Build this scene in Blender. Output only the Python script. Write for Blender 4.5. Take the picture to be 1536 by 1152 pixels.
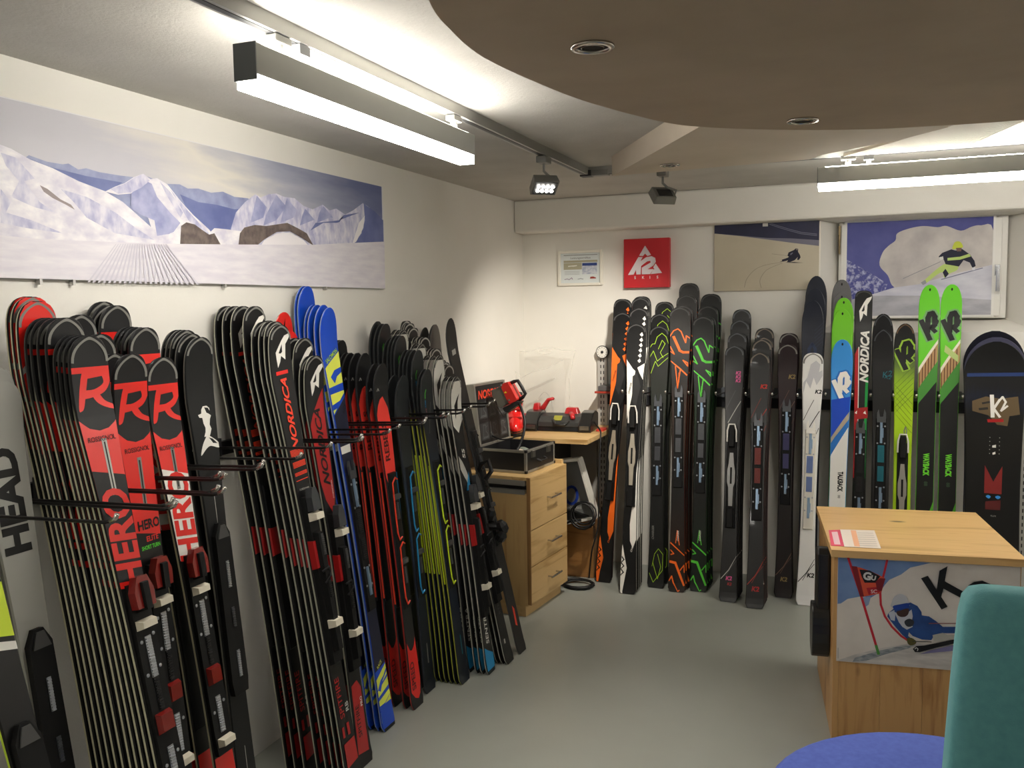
import bpy, math, random
from mathutils import Vector, Matrix, geometry
random.seed(7)
scene = bpy.context.scene
COL = scene.collection
for o in list(bpy.data.objects): bpy.data.objects.remove(o)

# ------------------------------------------------------------------ camera
F, PIT, ROL, YAW, CAMH = 1332.3, .08617, -.01547, .37806, 1.60      # focal length in pixels of a 1536 wide frame
_cy, _sy = math.cos(YAW), math.sin(YAW)
FW = Vector((-_sy*math.cos(PIT), _cy*math.cos(PIT), -math.sin(PIT)))
_r = Vector((_cy, _sy, 0)); _u = _r.cross(FW)
RT = math.cos(ROL)*_r + math.sin(ROL)*_u
UP = -math.sin(ROL)*_r + math.cos(ROL)*_u
CP = Vector((0, 0, CAMH))
cam_d = bpy.data.cameras.new('camera'); cam_d.sensor_width = 36; cam_d.lens = F/1536*36
cam = bpy.data.objects.new('camera', cam_d); COL.objects.link(cam)
cam.matrix_world = Matrix(((RT.x, UP.x, -FW.x, 0), (RT.y, UP.y, -FW.y, 0), (RT.z, UP.z, -FW.z, CAMH), (0, 0, 0, 1)))
scene.camera = cam
def ray(x, y): return (x-768)/F*RT - (y-576)/F*UP + FW
def onz(x, y, z): d = ray(x, y); return CP + d*((z-CAMH)/d.z)
def ony(x, y, Y): d = ray(x, y); return CP + d*(Y/d.y)
def onx(x, y, X): d = ray(x, y); return CP + d*(X/d.x)

# ------------------------------------------------------------------ world, exposure
w = bpy.data.worlds.new('world'); scene.world = w; w.use_nodes = True
w.node_tree.nodes['Background'].inputs[0].default_value = (1, .97, .93, 1)
w.node_tree.nodes['Background'].inputs[1].default_value = .15
scene.view_settings.view_transform = 'Standard'; scene.view_settings.look = 'None'
scene.view_settings.exposure = 0.65; scene.view_settings.gamma = 1.0
scene.view_settings.use_curve_mapping = False
TUBE_DOWN, TUBE_UP = 30.0, 34.0          # emission of the tube lights' lower and upper diffusers

# ------------------------------------------------------------------ materials
def lin(c):
    c = c/255; return c/12.92 if c <= .04045 else ((c+.055)/1.055)**2.4
def rgb(c): return (lin(c[0]), lin(c[1]), lin(c[2]), 1)
MC = {}
def M(c, rough=.5, metal=0, coat=0, emit=0, trans=0, spec=.5):
    key = (tuple(c), rough, metal, coat, emit, trans, spec)
    if key in MC: return MC[key]
    m = bpy.data.materials.new('surface_%d_%d_%d' % tuple(c)); m.use_nodes = True
    b = m.node_tree.nodes['Principled BSDF']
    b.inputs['Base Color'].default_value = rgb(c); b.inputs['Roughness'].default_value = rough
    b.inputs['Metallic'].default_value = metal; b.inputs['Coat Weight'].default_value = coat
    b.inputs['Coat Roughness'].default_value = .15
    b.inputs['Specular IOR Level'].default_value = spec
    if trans: b.inputs['Transmission Weight'].default_value = trans; b.inputs['IOR'].default_value = 1.3
    if emit: b.inputs['Emission Color'].default_value = rgb(c); b.inputs['Emission Strength'].default_value = emit
    MC[key] = m; return m
def nodes(name, rough=.6, coat=0):
    m = bpy.data.materials.new(name); m.use_nodes = True
    nt = m.node_tree; b = nt.nodes['Principled BSDF']; b.inputs['Roughness'].default_value = rough; b.inputs['Coat Weight'].default_value = coat
    tc = nt.nodes.new('ShaderNodeTexCoord')
    return m, nt, b, tc
def ramp(nt, fac, stops, interp='LINEAR'):
    r = nt.nodes.new('ShaderNodeValToRGB'); r.color_ramp.interpolation = interp
    e = r.color_ramp.elements
    while len(e) < len(stops): e.new(.5)
    for i, (p, c) in enumerate(stops): e[i].position = p; e[i].color = rgb(c)
    nt.links.new(fac, r.inputs[0]); return r.outputs[0]
def noise(nt, vec, scale, detail=4, rough=.55):
    n = nt.nodes.new('ShaderNodeTexNoise'); n.inputs['Scale'].default_value = scale; n.inputs['Detail'].default_value = detail; n.inputs['Roughness'].default_value = rough
    if vec is not None: nt.links.new(vec, n.inputs['Vector'])
    return n.outputs['Fac']
def bump(nt, b, h, strength, dist=.002):
    n = nt.nodes.new('ShaderNodeBump'); n.inputs['Strength'].default_value = strength; n.inputs['Distance'].default_value = dist
    nt.links.new(h, n.inputs['Height']); nt.links.new(n.outputs[0], b.inputs['Normal'])
def mapping(nt, vec, scale):
    n = nt.nodes.new('ShaderNodeMapping'); n.inputs['Scale'].default_value = scale; nt.links.new(vec, n.inputs['Vector']); return n.outputs[0]
def noisy(name, c0, c1, scale, rough=.6, bs=0, bscale=200, coat=0, vs=(1, 1, 1), lo=.3, hi=.7):
    m, nt, b, tc = nodes(name, rough, coat)
    v = mapping(nt, tc.outputs['Object'], vs)
    nt.links.new(ramp(nt, noise(nt, v, scale), [(lo, c0), (hi, c1)]), b.inputs['Base Color'])
    if bs: bump(nt, b, noise(nt, tc.outputs['Object'], bscale, 3), bs)
    return m
def wood(name, light, dark, axis=2, knots=True, rough=.45):
    m, nt, b, tc = nodes(name, rough, .15)
    sc = [9, 9, 9]; sc[axis] = .7
    v = mapping(nt, tc.outputs['Object'], sc)
    wv = nt.nodes.new('ShaderNodeTexNoise'); wv.inputs['Scale'].default_value = 2.2; wv.inputs['Detail'].default_value = 6; wv.inputs['Distortion'].default_value = 1.1
    nt.links.new(v, wv.inputs['Vector'])
    col = ramp(nt, wv.outputs['Fac'], [(.3, dark), (.47, light), (.6, light), (.75, [int(.5*(a+c)) for a, c in zip(light, dark)])])
    if knots:
        ks = [7, 7, 7]; ks[axis] = 3.2
        vo = nt.nodes.new('ShaderNodeTexVoronoi'); vo.inputs['Scale'].default_value = 1; nt.links.new(mapping(nt, tc.outputs['Object'], ks), vo.inputs['Vector'])
        kf = ramp(nt, vo.outputs['Distance'], [(.05, (255, 255, 255)), (.12, (0, 0, 0))])
        mx = nt.nodes.new('ShaderNodeMix'); mx.data_type = 'RGBA'
        nt.links.new(kf, mx.inputs[0]); nt.links.new(col, mx.inputs[6]); mx.inputs[7].default_value = rgb([int(.55*c) for c in dark]); col = mx.outputs[2]
    nt.links.new(col, b.inputs['Base Color']); return m

# ------------------------------------------------------------------ mesh helpers
def sub(a, b): return (a[0]-b[0], a[1]-b[1], a[2]-b[2])
class MB:
    def __init__(s): s.v = []; s.f = []; s.mi = []; s.mats = []; s.cur = 0; s.smooth = False
    def mat(s, m):
        if m not in s.mats: s.mats.append(m)
        s.cur = s.mats.index(m); return s
    def face(s, idx): s.f.append(idx); s.mi.append(s.cur)
    def box(s, x0, x1, y0, y1, z0, z1, t=0, face='top'):
        """box; t insets the +z face (face='top') or the -y face (face='front') to a chamfered frustum"""
        n = len(s.v)
        if face == 'top': s.v += [(x0, y0, z0), (x1, y0, z0), (x1, y1, z0), (x0, y1, z0), (x0+t, y0+t, z1), (x1-t, y0+t, z1), (x1-t, y1-t, z1), (x0+t, y1-t, z1)]
        else: s.v += [(x0+t, y0, z0+t), (x1-t, y0, z0+t), (x1, y1, z0), (x0, y1, z0), (x0+t, y0, z1-t), (x1-t, y0, z1-t), (x1, y1, z1), (x0, y1, z1)]
        for q in ((0, 3, 2, 1), (4, 5, 6, 7), (0, 1, 5, 4), (1, 2, 6, 5), (2, 3, 7, 6), (3, 0, 4, 7)): s.face(tuple(n+i for i in q))
        return s
    def rings(s, rs, cap=True, closed=True):
        n0 = len(s.v); k = len(rs[0])
        for r in rs: s.v += [tuple(p) for p in r]
        for i in range(len(rs)-1):
            for j in range(k if closed else k-1):
                a = n0+i*k+j; b = n0+i*k+(j+1) % k
                s.face((a, b, b+k, a+k))
        if cap: s.face(tuple(n0+j for j in reversed(range(k)))); s.face(tuple(n0+(len(rs)-1)*k+j for j in range(k)))
        return s
    def tube(s, pts, r, n=8, cap=True):
        pts = [Vector(p) for p in pts]; rs = []
        prev = None
        for i, p in enumerate(pts):
            t = (pts[min(i+1, len(pts)-1)]-pts[max(i-1, 0)]).normalized()
            a = prev if prev is not None else (Vector((0, 0, 1)) if abs(t.z) < .9 else Vector((1, 0, 0)))
            x = (a - t*a.dot(t)).normalized(); y = t.cross(x); prev = x
            rr = r[i] if isinstance(r, (list, tuple)) else r
            rs.append([p + rr*(math.cos(2*math.pi*k/n)*x + math.sin(2*math.pi*k/n)*y) for k in range(n)])
        return s.rings(rs, cap)
    def lathe(s, prof, c=(0, 0, 0), n=24, axis='z', cap=True):
        rs = []
        for r, h in prof:
            ring = []
            for k in range(n):
                a = 2*math.pi*k/n; p = (r*math.cos(a), r*math.sin(a), h)
                if axis == 'y': p = (p[0], -p[2], p[1])
                if axis == 'x': p = (p[2], p[0], p[1])
                ring.append((c[0]+p[0], c[1]+p[1], c[2]+p[2]))
            rs.append(ring)
        return s.rings(rs, cap)
    def prism(s, poly, fn, h0, h1):
        """poly (a,b) extruded from h0 to h1, fn(a,b,h)->xyz"""
        n = len(s.v); k = len(poly)
        s.v += [tuple(fn(a, b, h0)) for a, b in poly] + [tuple(fn(a, b, h1)) for a, b in poly]
        for j in range(k): s.face((n+j, n+(j+1) % k, n+k+(j+1) % k, n+k+j))
        for tri in geometry.tessellate_polygon([[Vector((a, b, 0)) for a, b in poly]]):
            s.face(tuple(n+i for i in tri)); s.face(tuple(n+k+i for i in reversed(tri)))
        return s
    def flat(s, poly, fn):
        n = len(s.v); s.v += [tuple(fn(a, b)) for a, b in poly]
        for tri in geometry.tessellate_polygon([[Vector((a, b, 0)) for a, b in poly]]): s.face(tuple(n+i for i in tri))
        return s
    def mesh(s, name):
        me = bpy.data.meshes.new(name); me.from_pydata([tuple(p) for p in s.v], [], s.f)
        for m in s.mats: me.materials.append(m)
        me.polygons.foreach_set('material_index', s.mi)
        if s.smooth: me.polygons.foreach_set('use_smooth', [True]*len(s.f))
        me.update()
        import bmesh
        bm = bmesh.new(); bm.from_mesh(me); bmesh.ops.recalc_face_normals(bm, faces=bm.faces) if not getattr(s, 'isflat', False) else None; bm.to_mesh(me); bm.free()
        return me
    def build(s, name, m=None, parent=None, bevel=0, smooth=False):
        if m is not None and not s.mats: s.mats = [m]
        s.smooth = s.smooth or smooth
        return link(name, s.mesh(name), parent, bevel)
def link(name, me, parent=None, bevel=0):
    o = bpy.data.objects.new(name, me); COL.objects.link(o)
    if parent: o.parent = parent
    if bevel:
        md = o.modifiers.new('bevel', 'BEVEL'); md.width = bevel; md.segments = 2; md.limit_method = 'ANGLE'
    return o
def empty(name, loc=(0, 0, 0), rz=0, label=None, cat=None, group=None):
    o = bpy.data.objects.new(name, None); COL.objects.link(o); o.location = loc; o.rotation_euler = (0, 0, rz); o.empty_display_size = .05
    return tag(o, label, cat, group)
def tag(o, label=None, cat=None, group=None, kind=None):
    if label: o['label'] = label
    if cat: o['category'] = cat
    if group: o['group'] = group
    if kind: o['kind'] = kind
    return o
def crom(pts, n=6, closed=True):
    out = []; k = len(pts)
    for i in range(k if closed else k-1):
        p = [pts[(i+j-1) % k] if closed else pts[max(0, min(k-1, i+j-1))] for j in range(4)]
        for q in range(n):
            t = q/n
            out.append(tuple(.5*(2*p[1][a] + (p[2][a]-p[0][a])*t + (2*p[0][a]-5*p[1][a]+4*p[2][a]-p[3][a])*t*t + (3*p[1][a]-p[0][a]-3*p[2][a]+p[3][a])*t**3) for a in range(len(pts[0]))))
    if not closed: out.append(tuple(pts[-1]))
    return out
TXT = {}
def text_mesh(txt, off=0, shear=0):
    """flat lettering: (verts, tris), centred, capital height about .7, from the built-in font"""
    key = (txt, off, shear)
    if key in TXT: return TXT[key]
    cu = bpy.data.curves.new('txt', 'FONT'); cu.body = txt; cu.offset = off; cu.shear = shear; cu.resolution_u = 3
    cu.align_x = 'CENTER'
    o = bpy.data.objects.new('txt', cu); COL.objects.link(o)
    dg = bpy.context.evaluated_depsgraph_get(); me = o.evaluated_get(dg).to_mesh()
    me.calc_loop_triangles()
    vs = [(v.co.x, v.co.y-.35) for v in me.vertices]; fs = [tuple(t.vertices) for t in me.loop_triangles]
    o.evaluated_get(dg).to_mesh_clear(); bpy.data.objects.remove(o); bpy.data.curves.remove(cu)
    TXT[key] = (vs, fs); return TXT[key]
def put_text(mb, txt, fn, cx, cy, h, rot=0, off=0, shear=0, sx=1):
    """write text into mb through fn(a,b)->xyz; h = capital height, rot degrees"""
    vs, fs = text_mesh(txt, off, shear); c, s_ = math.cos(math.radians(rot)), math.sin(math.radians(rot)); k = h/.7
    n = len(mb.v)
    for x, y in vs:
        x *= k*sx; y *= k
        mb.v.append(tuple(fn(cx+x*c-y*s_, cy+x*s_+y*c)))
    for t in fs: mb.face(tuple(n+i for i in t))
    return mb
def strokepoly(pts, wd, closed=False):
    """list of quads following a polyline (2-D) with width wd"""
    out = []
    for i in range(len(pts)-1+(1 if closed else 0)):
        a = pts[i]; b = pts[(i+1) % len(pts)]
        dx, dy = b[0]-a[0], b[1]-a[1]; l = math.hypot(dx, dy) or 1; nx, ny = -dy/l*wd/2, dx/l*wd/2; ex, ey = dx/l*wd*.3, dy/l*wd*.3
        out.append([(a[0]+nx-ex, a[1]+ny-ey), (b[0]+nx+ex, b[1]+ny+ey), (b[0]-nx+ex, b[1]-ny+ey), (a[0]-nx-ex, a[1]-ny-ey)])
    return out
# ------------------------------------------------------------------ structure
XL, YB, ZC, XR, YF = -2.017, 5.30, 2.25, 2.5, -2.0
m_wall = noisy('white_plaster', (228, 225, 217), (232, 229, 222), 3, .85, .25, 160)
m_ceil = noisy('ceiling_plaster', (184, 181, 174), (196, 193, 186), 5, .9, .6, 110)
m_floor = noisy('grey_floor', (146, 149, 141), (154, 157, 149), 1.6, .38, .05, 60, coat=.08)
m_brown = noisy('brown_ceiling_paint', (172, 154, 133), (182, 164, 143), 4, .9, .15, 120)
m_beige = noisy('beige_ceiling_paint', (196, 184, 166), (204, 192, 175), 4, .9, .15, 120)
S = lambda o: tag(o, kind='structure')
S(MB().box(XL-.15, XR+.15, YF-.15, YB+.35, -.08, 0).build('floor', m_floor))
S(MB().box(XL-.15, XR+.15, YF-.15, YB+.35, ZC, ZC+.1).build('ceiling', m_ceil))
S(MB().box(XL-.12, XL, YF-.15, YB+.35, 0, ZC).build('wall_left', m_wall))
S(MB().box(XR, XR+.12, YF-.15, YB+.35, 0, ZC).build('wall_right', m_wall))
S(MB().box(XL, XR, YF-.12, YF, 0, ZC).build('wall_front', m_wall))
# back wall with a splayed window niche
YW = 5.50
ZN = 2.055
wi = (ony(1259, 331, YW).x, ony(1513, 319, YW).x, ony(1380, 478, YW).z, ZN)          # niche at the window
wo = (-.235, wi[1]+.13, wi[2]-.07, ZN)                                                # niche at the wall face
mb = MB()
q = lambda *p: (mb.v.extend(p), mb.face(tuple(range(len(mb.v)-4, len(mb.v)))))
q((XL, YB, 0), (XR, YB, 0), (XR, YB, wo[2]), (XL, YB, wo[2]))
q((XL, YB, wo[2]), (wo[0], YB, wo[2]), (wo[0], YB, ZN), (XL, YB, ZN))
q((wo[1], YB, wo[2]), (XR, YB, wo[2]), (XR, YB, ZN), (wo[1], YB, ZN))
q((XL, YB, ZN), (XR, YB, ZN), (XR, YB, ZC), (XL, YB, ZC))
q((wo[0], YB, wo[2]), (wi[0], YW+.06, wi[2]), (wi[0], YW+.06, ZN), (wo[0], YB, ZN))
q((wo[1], YB, wo[2]), (wi[1], YW+.06, wi[2]), (wi[1], YW+.06, ZN), (wo[1], YB, ZN))
q((wo[0], YB, wo[2]), (wo[1], YB, wo[2]), (wi[1], YW+.06, wi[2]), (wi[0], YW+.06, wi[2]))
q((wo[0], YB, ZN), (wo[1], YB, ZN), (wi[1], YW+.06, ZN), (wi[0], YW+.06, ZN))
q((XL, YW+.1, 0), (XR, YW+.1, 0), (XR, YW+.1, ZC), (XL, YW+.1, ZC))
S(mb.build('wall_back', m_wall))
S(MB().box(XL, XR, 5.15, YB, ZN, ZC).build('trim_1', m_wall, bevel=.012))
# window behind its poster
m_upvc = M((232, 230, 224), .35)
win = S(empty('window_1'))
x0, x1, z0, z1 = wi
fr = MB()
for a, b, c, d in ((x0, x0+.022, z0, z1), (x1-.05, x1, z0, z1), (x0+.022, x1-.05, z0, z0+.02), (x0+.022, x1-.05, z1-.02, z1)): fr.box(a, b, YW-.01, YW+.06, c, d)
fr.build('window_frame', m_upvc, win, bevel=.004)
sa = MB(); X0, X1, Z0, Z1 = x0+.012, x1-.03, z0+.012, z1-.012
for a, b, c, d in ((X0, X0+.05, Z0, Z1), (X1-.065, X1, Z0, Z1), (X0+.05, X1-.065, Z0, Z0+.05), (X0+.05, X1-.065, Z1-.05, Z1)): sa.box(a, b, YW-.03, YW-.008, c, d)
sash = sa.build('window_sash', m_upvc, win, bevel=.004)
MB().box(X0+.05, X1-.065, YW-.012, YW-.006, Z0+.05, Z1-.05).build('window_pane', M((200, 205, 210), .05, trans=.9), win)
hx = X1-.02; hz = ony(1499, 405, YW-.03).z
h = MB().box(hx-.014, hx+.014, YW-.045, YW-.03, hz-.03, hz+.03, .004, 'front').box(hx-.009, hx+.009, YW-.075, YW-.045, hz-.006, hz+.02, .002, 'front').box(hx-.009, hx+.011, YW-.078, YW-.06, hz-.115, hz+.02, .004, 'front')
h.build('window_handle', M((205, 208, 212), .25, .9), sash)
hg = MB().box(X0-.014, X0-.002, YW-.045, YW-.028, Z1-.17, Z1-.01).tube([(X0-.008, YW-.047, Z1-.165), (X0-.008, YW-.047, Z1-.06)], .006, 10)
hg.build('window_hinge', M((120, 105, 78), .4, .8), sash)

# lowered ceiling pieces
DZ = 2.10
disc = [onz(x, y, DZ).xy[:] for x, y in ((643, 0), (675, 44), (727, 87), (815, 128), (891, 156), (990, 182), (1048, 190), (1136, 194), (1252, 195), (1369, 191), (1536, 180))]
disc += [(.75, 2.87), (1.1, 2.76), (1.42, 2.5), (1.62, 2.1), (1.66, 1.7), (1.58, 1.3), (1.35, .92), (1.0, .68), (.5, .58), (.05, .62), (-.3, .76), (-.55, 1.02)]
S(MB().prism(crom(disc, 5), lambda a, b, h: (a, b, h), DZ, ZC).build('ceiling_disc', m_brown))
TZ = 2.165
tri = [onz(x, y, TZ).xy[:] for x, y in ((918, 264), (1215, 239))] + [p.xy[:] for p in (onz(x, y, TZ) for x, y in ((1235, 232), (1290, 221), (1345, 211), (1422, 191)))] + [(.2, 2.6), (-.35, 2.5)]
tri.append(onz(1050, 190, TZ).xy[:])
S(MB().prism(tri, lambda a, b, h: (a, b, h), TZ, ZC).build('ceiling_wedge', m_beige))
# ribbed panel beside the wedge, lit by the long lamp
rp = empty('ribbed_ceiling_panel', label='white ribbed panel under the ceiling above the long tube lamp', cat='ceiling panel')
A, B, C_, D_ = [onz(x, y, 2.2) for x, y in ((1265, 232), (1452, 218), (1560, 168), (1440, 182))]
m_rib = M((236, 230, 215), .6)
N = 26
for i in range(N):
    t0, t1 = i/N, (i+.55)/N
    pts = [A.lerp(B, t0), A.lerp(B, t1), D_.lerp(C_, t1), D_.lerp(C_, t0)]
    MB().prism([p.xy[:] for p in pts], lambda a, b, h: (a, b, h), 2.192, 2.2).build('rib', m_rib, rp)
MB().prism([p.xy[:] for p in (A, B, C_, D_)], lambda a, b, h: (a, b, h), 2.2, 2.206).build('sheet', m_rib, rp)

# recessed downlights, switched off
m_chrome = M((190, 185, 178), .25, 1); m_black = M((14, 14, 15), .5)
for (px, py, z, r, lab) in ((889, 69, DZ, .042, 'round recessed downlight, off, in the brown ceiling near its curved rim'), (1204, 180, DZ, .042, 'round recessed downlight, off, close to the far edge of the brown disc'), (1005, 247, TZ, .04, 'small recessed downlight, off, in the beige wedge beside the track')):
    p = onz(px, py, z); e = empty('recessed_downlight', p, 0, lab, 'downlight', 'recessed downlights')
    MB().lathe([(r*.72, -.001), (r*.74, -.006), (r, -.005), (r, 0), (r*.7, 0)], n=32, cap=False).build('trim_ring', m_chrome, e, smooth=True)
    MB().lathe([(r*.72, -.002), (r*.5, -.0005), (.001, -.0005)], n=24, cap=False).build('lamp_cup', m_black, e)
    MB().lathe([(r*.55, -.004), (r*.5, -.005), (r*.5, -.001)], n=24, cap=False).build('inner_ring', m_chrome, e)

# lighting tracks and lamps
m_alu = M((150, 150, 146), .4, .3); m_dark = M((45, 45, 46), .5); m_lampgrey = M((132, 132, 128), .45, .2)
TX, TY = -1.235, 4.10
trk = empty('lighting_track', label='grey L-shaped lighting track under the ceiling, with a dark slot', cat='track')
for (a, b, c, d) in ((TX-.018, TX+.018, -1.5, TY+.018), (TX+.018, XR-.1, TY-.018, TY+.018)):
    MB().box(a, b, c, d, 2.215, ZC).build('track_profile', m_alu, trk)
    if b-a < .1: MB().box(TX-.008, TX+.008, -1.5, TY-.03, 2.2135, 2.216).build('slot', m_dark, trk)
    else: MB().box(TX+.05, XR-.1, TY-.008, TY+.008, 2.2135, 2.216).build('slot', m_dark, trk)
MB().box(TX-.022, TX+.03, TY-.03, TY+.022, 2.208, 2.235).build('corner_joint', m_dark, trk)
MB().box(TX+.03, TX+.11, TY-.02, TY+.02, 2.209, 2.235).build('end_feed', m_lampgrey, trk)
m_glow = M((255, 250, 241), .5, emit=TUBE_DOWN); m_glowup = M((255, 250, 240), .5, emit=TUBE_UP)
def tube_lamp(p, length, rz, label):
    e = empty('tube_lamp', p, rz, label, 'lamp')
    l = length
    MB().box(-.028, .028, 0, l, 2.102, 2.168).build('housing', m_lampgrey, e, bevel=.002)
    MB().box(-.026, .026, .004, l-.004, 2.074, 2.102, 0).build('diffuser', m_glow, e)
    MB().box(-.02, .02, .03, l-.03, 2.168, 2.171).build('upper_diffuser', m_glowup, e)
    for y in (.12, l-.1):
        MB().box(-.016, .016, y-.03, y+.03, 2.195, 2.213).lathe([(.012, 2.17), (.012, 2.2)], (0, y, 0), 12).build('track_adapter', m_lampgrey, e, bevel=.003)
    MB().box(-.016, .016, .18, .22, 2.19, 2.213).lathe([(.009, 2.17), (.009, 2.19)], (0, .2, 0), 12).build('power_plug', M((110, 112, 114), .5), e)
    MB().box(-.029, .029, -.002, .001, 2.09, 2.169).build('end_cap', M((92, 96, 98), .5), e)
    return e
tube_lamp((TX, 1.60, 0), 1.14, 0, 'long glowing tube lamp hanging above the mountain panorama')
tube_lamp((-.195, TY-.04, 0), 1.14, -math.pi/2, 'long glowing tube lamp hanging in front of the window beam')
tube_lamp((TX, -.9, 0), 1.14, 0, 'added unseen tube lamp on the track behind the shop chair')  # out of view, added on the same track to raise the room's brightness
tube_lamp((1.25, TY-.04, 0), 1.14, -math.pi/2, 'added unseen tube lamp at the far end of the track')  # second added lamp, outside the frame, fills the right part with light
def spot_head(p, rot, label, lit):
    e = empty('track_spotlight', p, 0, label, 'spotlight', 'track spotlights')
    MB().box(-.022, .022, -.035, .035, 2.185-p[2], 2.213-p[2]).build('track_adapter', m_lampgrey, e, bevel=.004)
    R = Matrix.Rotation(rot[2], 3, 'Z') @ Matrix.Rotation(rot[0], 3, 'X')
    MB().tube([(0, 0, 2.187-p[2]), (0, 0, .055), Vector((0, 0, .055))*.6+R @ Vector((.055, 0, .01))*.4, R @ Vector((.057, 0, .03)), R @ Vector((.057, 0, 0))], .006, 8).build('bracket', m_lampgrey, e)
    b = MB().box(-.055, .055, -.04, .04, -.02, .02, .004).build('head', m_lampgrey, e, bevel=.003); b.rotation_euler = (rot[0], 0, rot[2])
    MB().box(-.035, .035, -.028, .018, .0201, .0215).build('vent_plate', m_dark, b)
    MB().box(-.047, .047, -.033, .033, -.0215, -.0195).build('lens_plate', m_dark, b)
    for i in range(4):
        for j in range(2):
            MB().lathe([(.007, 0), (.004, .004)], (-.03+.02*i, -.012+.024*j, -.026), 10).build('led', M((255, 250, 240), .4, emit=25 if lit else 8), b)
    if lit:
        ld = bpy.data.lights.new('spot_light', 'SPOT'); ld.energy = lit; ld.spot_size = 1.5; ld.spot_blend = 1; ld.shadow_soft_size = .04; ld.color = (1, .93, .82)
        lo = bpy.data.objects.new('spot_light', ld); COL.objects.link(lo); lo.parent = b; lo.location = (0, 0, -.045)
    return e
spot_head((TX, 3.50, 2.10), (math.radians(-38), 0, math.radians(38)), 'small grey track spotlight with lit lamp rows, facing the room', 40)
spot_head((-.87, TY, 2.10), (math.radians(46), 0, math.radians(40)), 'small grey track spotlight seen from behind, facing the wall', 70)

# ------------------------------------------------------------------ wall pictures
class Print:
    """flat print on a plane: fn(a,b,h)->xyz, every polygon a hair above the one before"""
    def __init__(s, fn, h0=.0006): s.fn = fn; s.h = h0; s.mb = MB(); s.mb.isflat = True
    def poly(s, pts, m): s.h += .00012; h = s.h; s.mb.mat(m).flat(pts, lambda a, b: s.fn(a, b, h)); return s
    def stroke(s, pts, wd, m):
        s.h += .00012; h = s.h; s.mb.mat(m)
        for qd in strokepoly(pts, wd): s.mb.flat(qd, lambda a, b: s.fn(a, b, h))
        return s
    def text(s, t, cx, cy, hh, m, rot=0, off=0, shear=0, sx=1, flip=False):
        s.h += .00012; h = s.h; s.mb.mat(m)
        put_text(s.mb, t, (lambda a, b: s.fn(a, 2*cy-b, h)) if flip else (lambda a, b: s.fn(a, b, h)), cx, cy, hh, rot, off, shear, sx); return s
    def build(s, name, parent): return s.mb.build(name, None, parent)
def pm(c, c2=None, scale=12, vs=(1, 1, 1), lo=.35, hi=.65): return M(c, .55, spec=.3) if c2 is None else noisy('print_%d_%d_%d' % tuple(c), c, c2, scale, .55, 0, vs=vs, lo=lo, hi=hi)

# mountain panorama on the left wall (outline coordinates traced on the wall plane)
pano = MB().box(XL, XL+.012, onx(572, 280, XL+.012).y-2.34, onx(574, 280, XL+.012).y, onx(573, 433, XL+.012).z, onx(573, 280, XL+.012).z).build('mountain_panorama', M((225, 224, 226), .5), bevel=.001)
tag(pano, 'wide snowy mountain panorama panel with groomed slope on the white wall', 'picture')
c8 = lambda *L: [(x/2.56, 100+y/2.56) for x, y in L]
P = Print(lambda a, b, h: onx(a, b, XL+.012)+Vector((h, 0, 0)))
def sky_mat():
    m, nt, b, tc = nodes('print_sky', .55)
    sx = nt.nodes.new('ShaderNodeSeparateXYZ'); nt.links.new(tc.outputs['Generated'], sx.inputs[0])
    a = nt.nodes.new('ShaderNodeMath'); a.operation = 'MULTIPLY_ADD'; nt.links.new(sx.outputs['Y'], a.inputs[0]); a.inputs[1].default_value = .75; nt.links.new(sx.outputs['Z'], a.inputs[2])
    n = nt.nodes.new('ShaderNodeMath'); n.operation = 'MULTIPLY_ADD'; nt.links.new(noise(nt, mapping(nt, tc.outputs['Object'], (1, 1.2, 6)), 2.5), n.inputs[0]); n.inputs[1].default_value = .35; nt.links.new(a.outputs[0], n.inputs[2])
    nt.links.new(ramp(nt, n.outputs[0], [(.62, (228, 224, 214)), (.95, (205, 202, 202)), (1.0, (178, 178, 192))]), b.inputs['Base Color'])
    return m
def sky2():
    m, nt, b, tc = nodes('print_sky_fade', .55)
    sx = nt.nodes.new('ShaderNodeSeparateXYZ'); nt.links.new(tc.outputs['Generated'], sx.inputs[0])
    a = nt.nodes.new('ShaderNodeMath'); a.operation = 'MULTIPLY_ADD'; nt.links.new(sx.outputs['Z'], a.inputs[0]); a.inputs[1].default_value = .42; nt.links.new(sx.outputs['Y'], a.inputs[2])
    n = nt.nodes.new('ShaderNodeMath'); n.operation = 'MULTIPLY_ADD'; nt.links.new(noise(nt, mapping(nt, tc.outputs['Object'], (1, 1, 7)), 3), n.inputs[0]); n.inputs[1].default_value = .3; nt.links.new(a.outputs[0], n.inputs[2])
    d = nt.nodes.new('ShaderNodeMath'); d.operation = 'DIVIDE'; nt.links.new(n.outputs[0], d.inputs[0]); d.inputs[1].default_value = 1.6
    nt.links.new(ramp(nt, d.outputs[0], [(.5, (196, 194, 202)), (.62, (222, 217, 208)), (.72, (176, 178, 192)), (.9, (112, 120, 158)), (1.0, (92, 102, 146))]), b.inputs['Base Color'])
    return m
P.poly([(-160, 108), (572, 280), (576, 432.5), (-160, 412)], sky2())
m_far = pm((128, 136, 176), (160, 166, 198), 14); m_blue = pm((92, 102, 156), (112, 122, 172), 10); m_snow = pm((208, 204, 220), (240, 237, 240), 15, (1, 1, 1.8)); m_shade = pm((142, 147, 192), (178, 180, 212), 16); m_lav = pm((172, 172, 206), (224, 221, 232), 22, (1, 1.4, .8)); m_rock = pm((84, 72, 70), (120, 106, 100), 30); m_white = pm((238, 234, 238))
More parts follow.
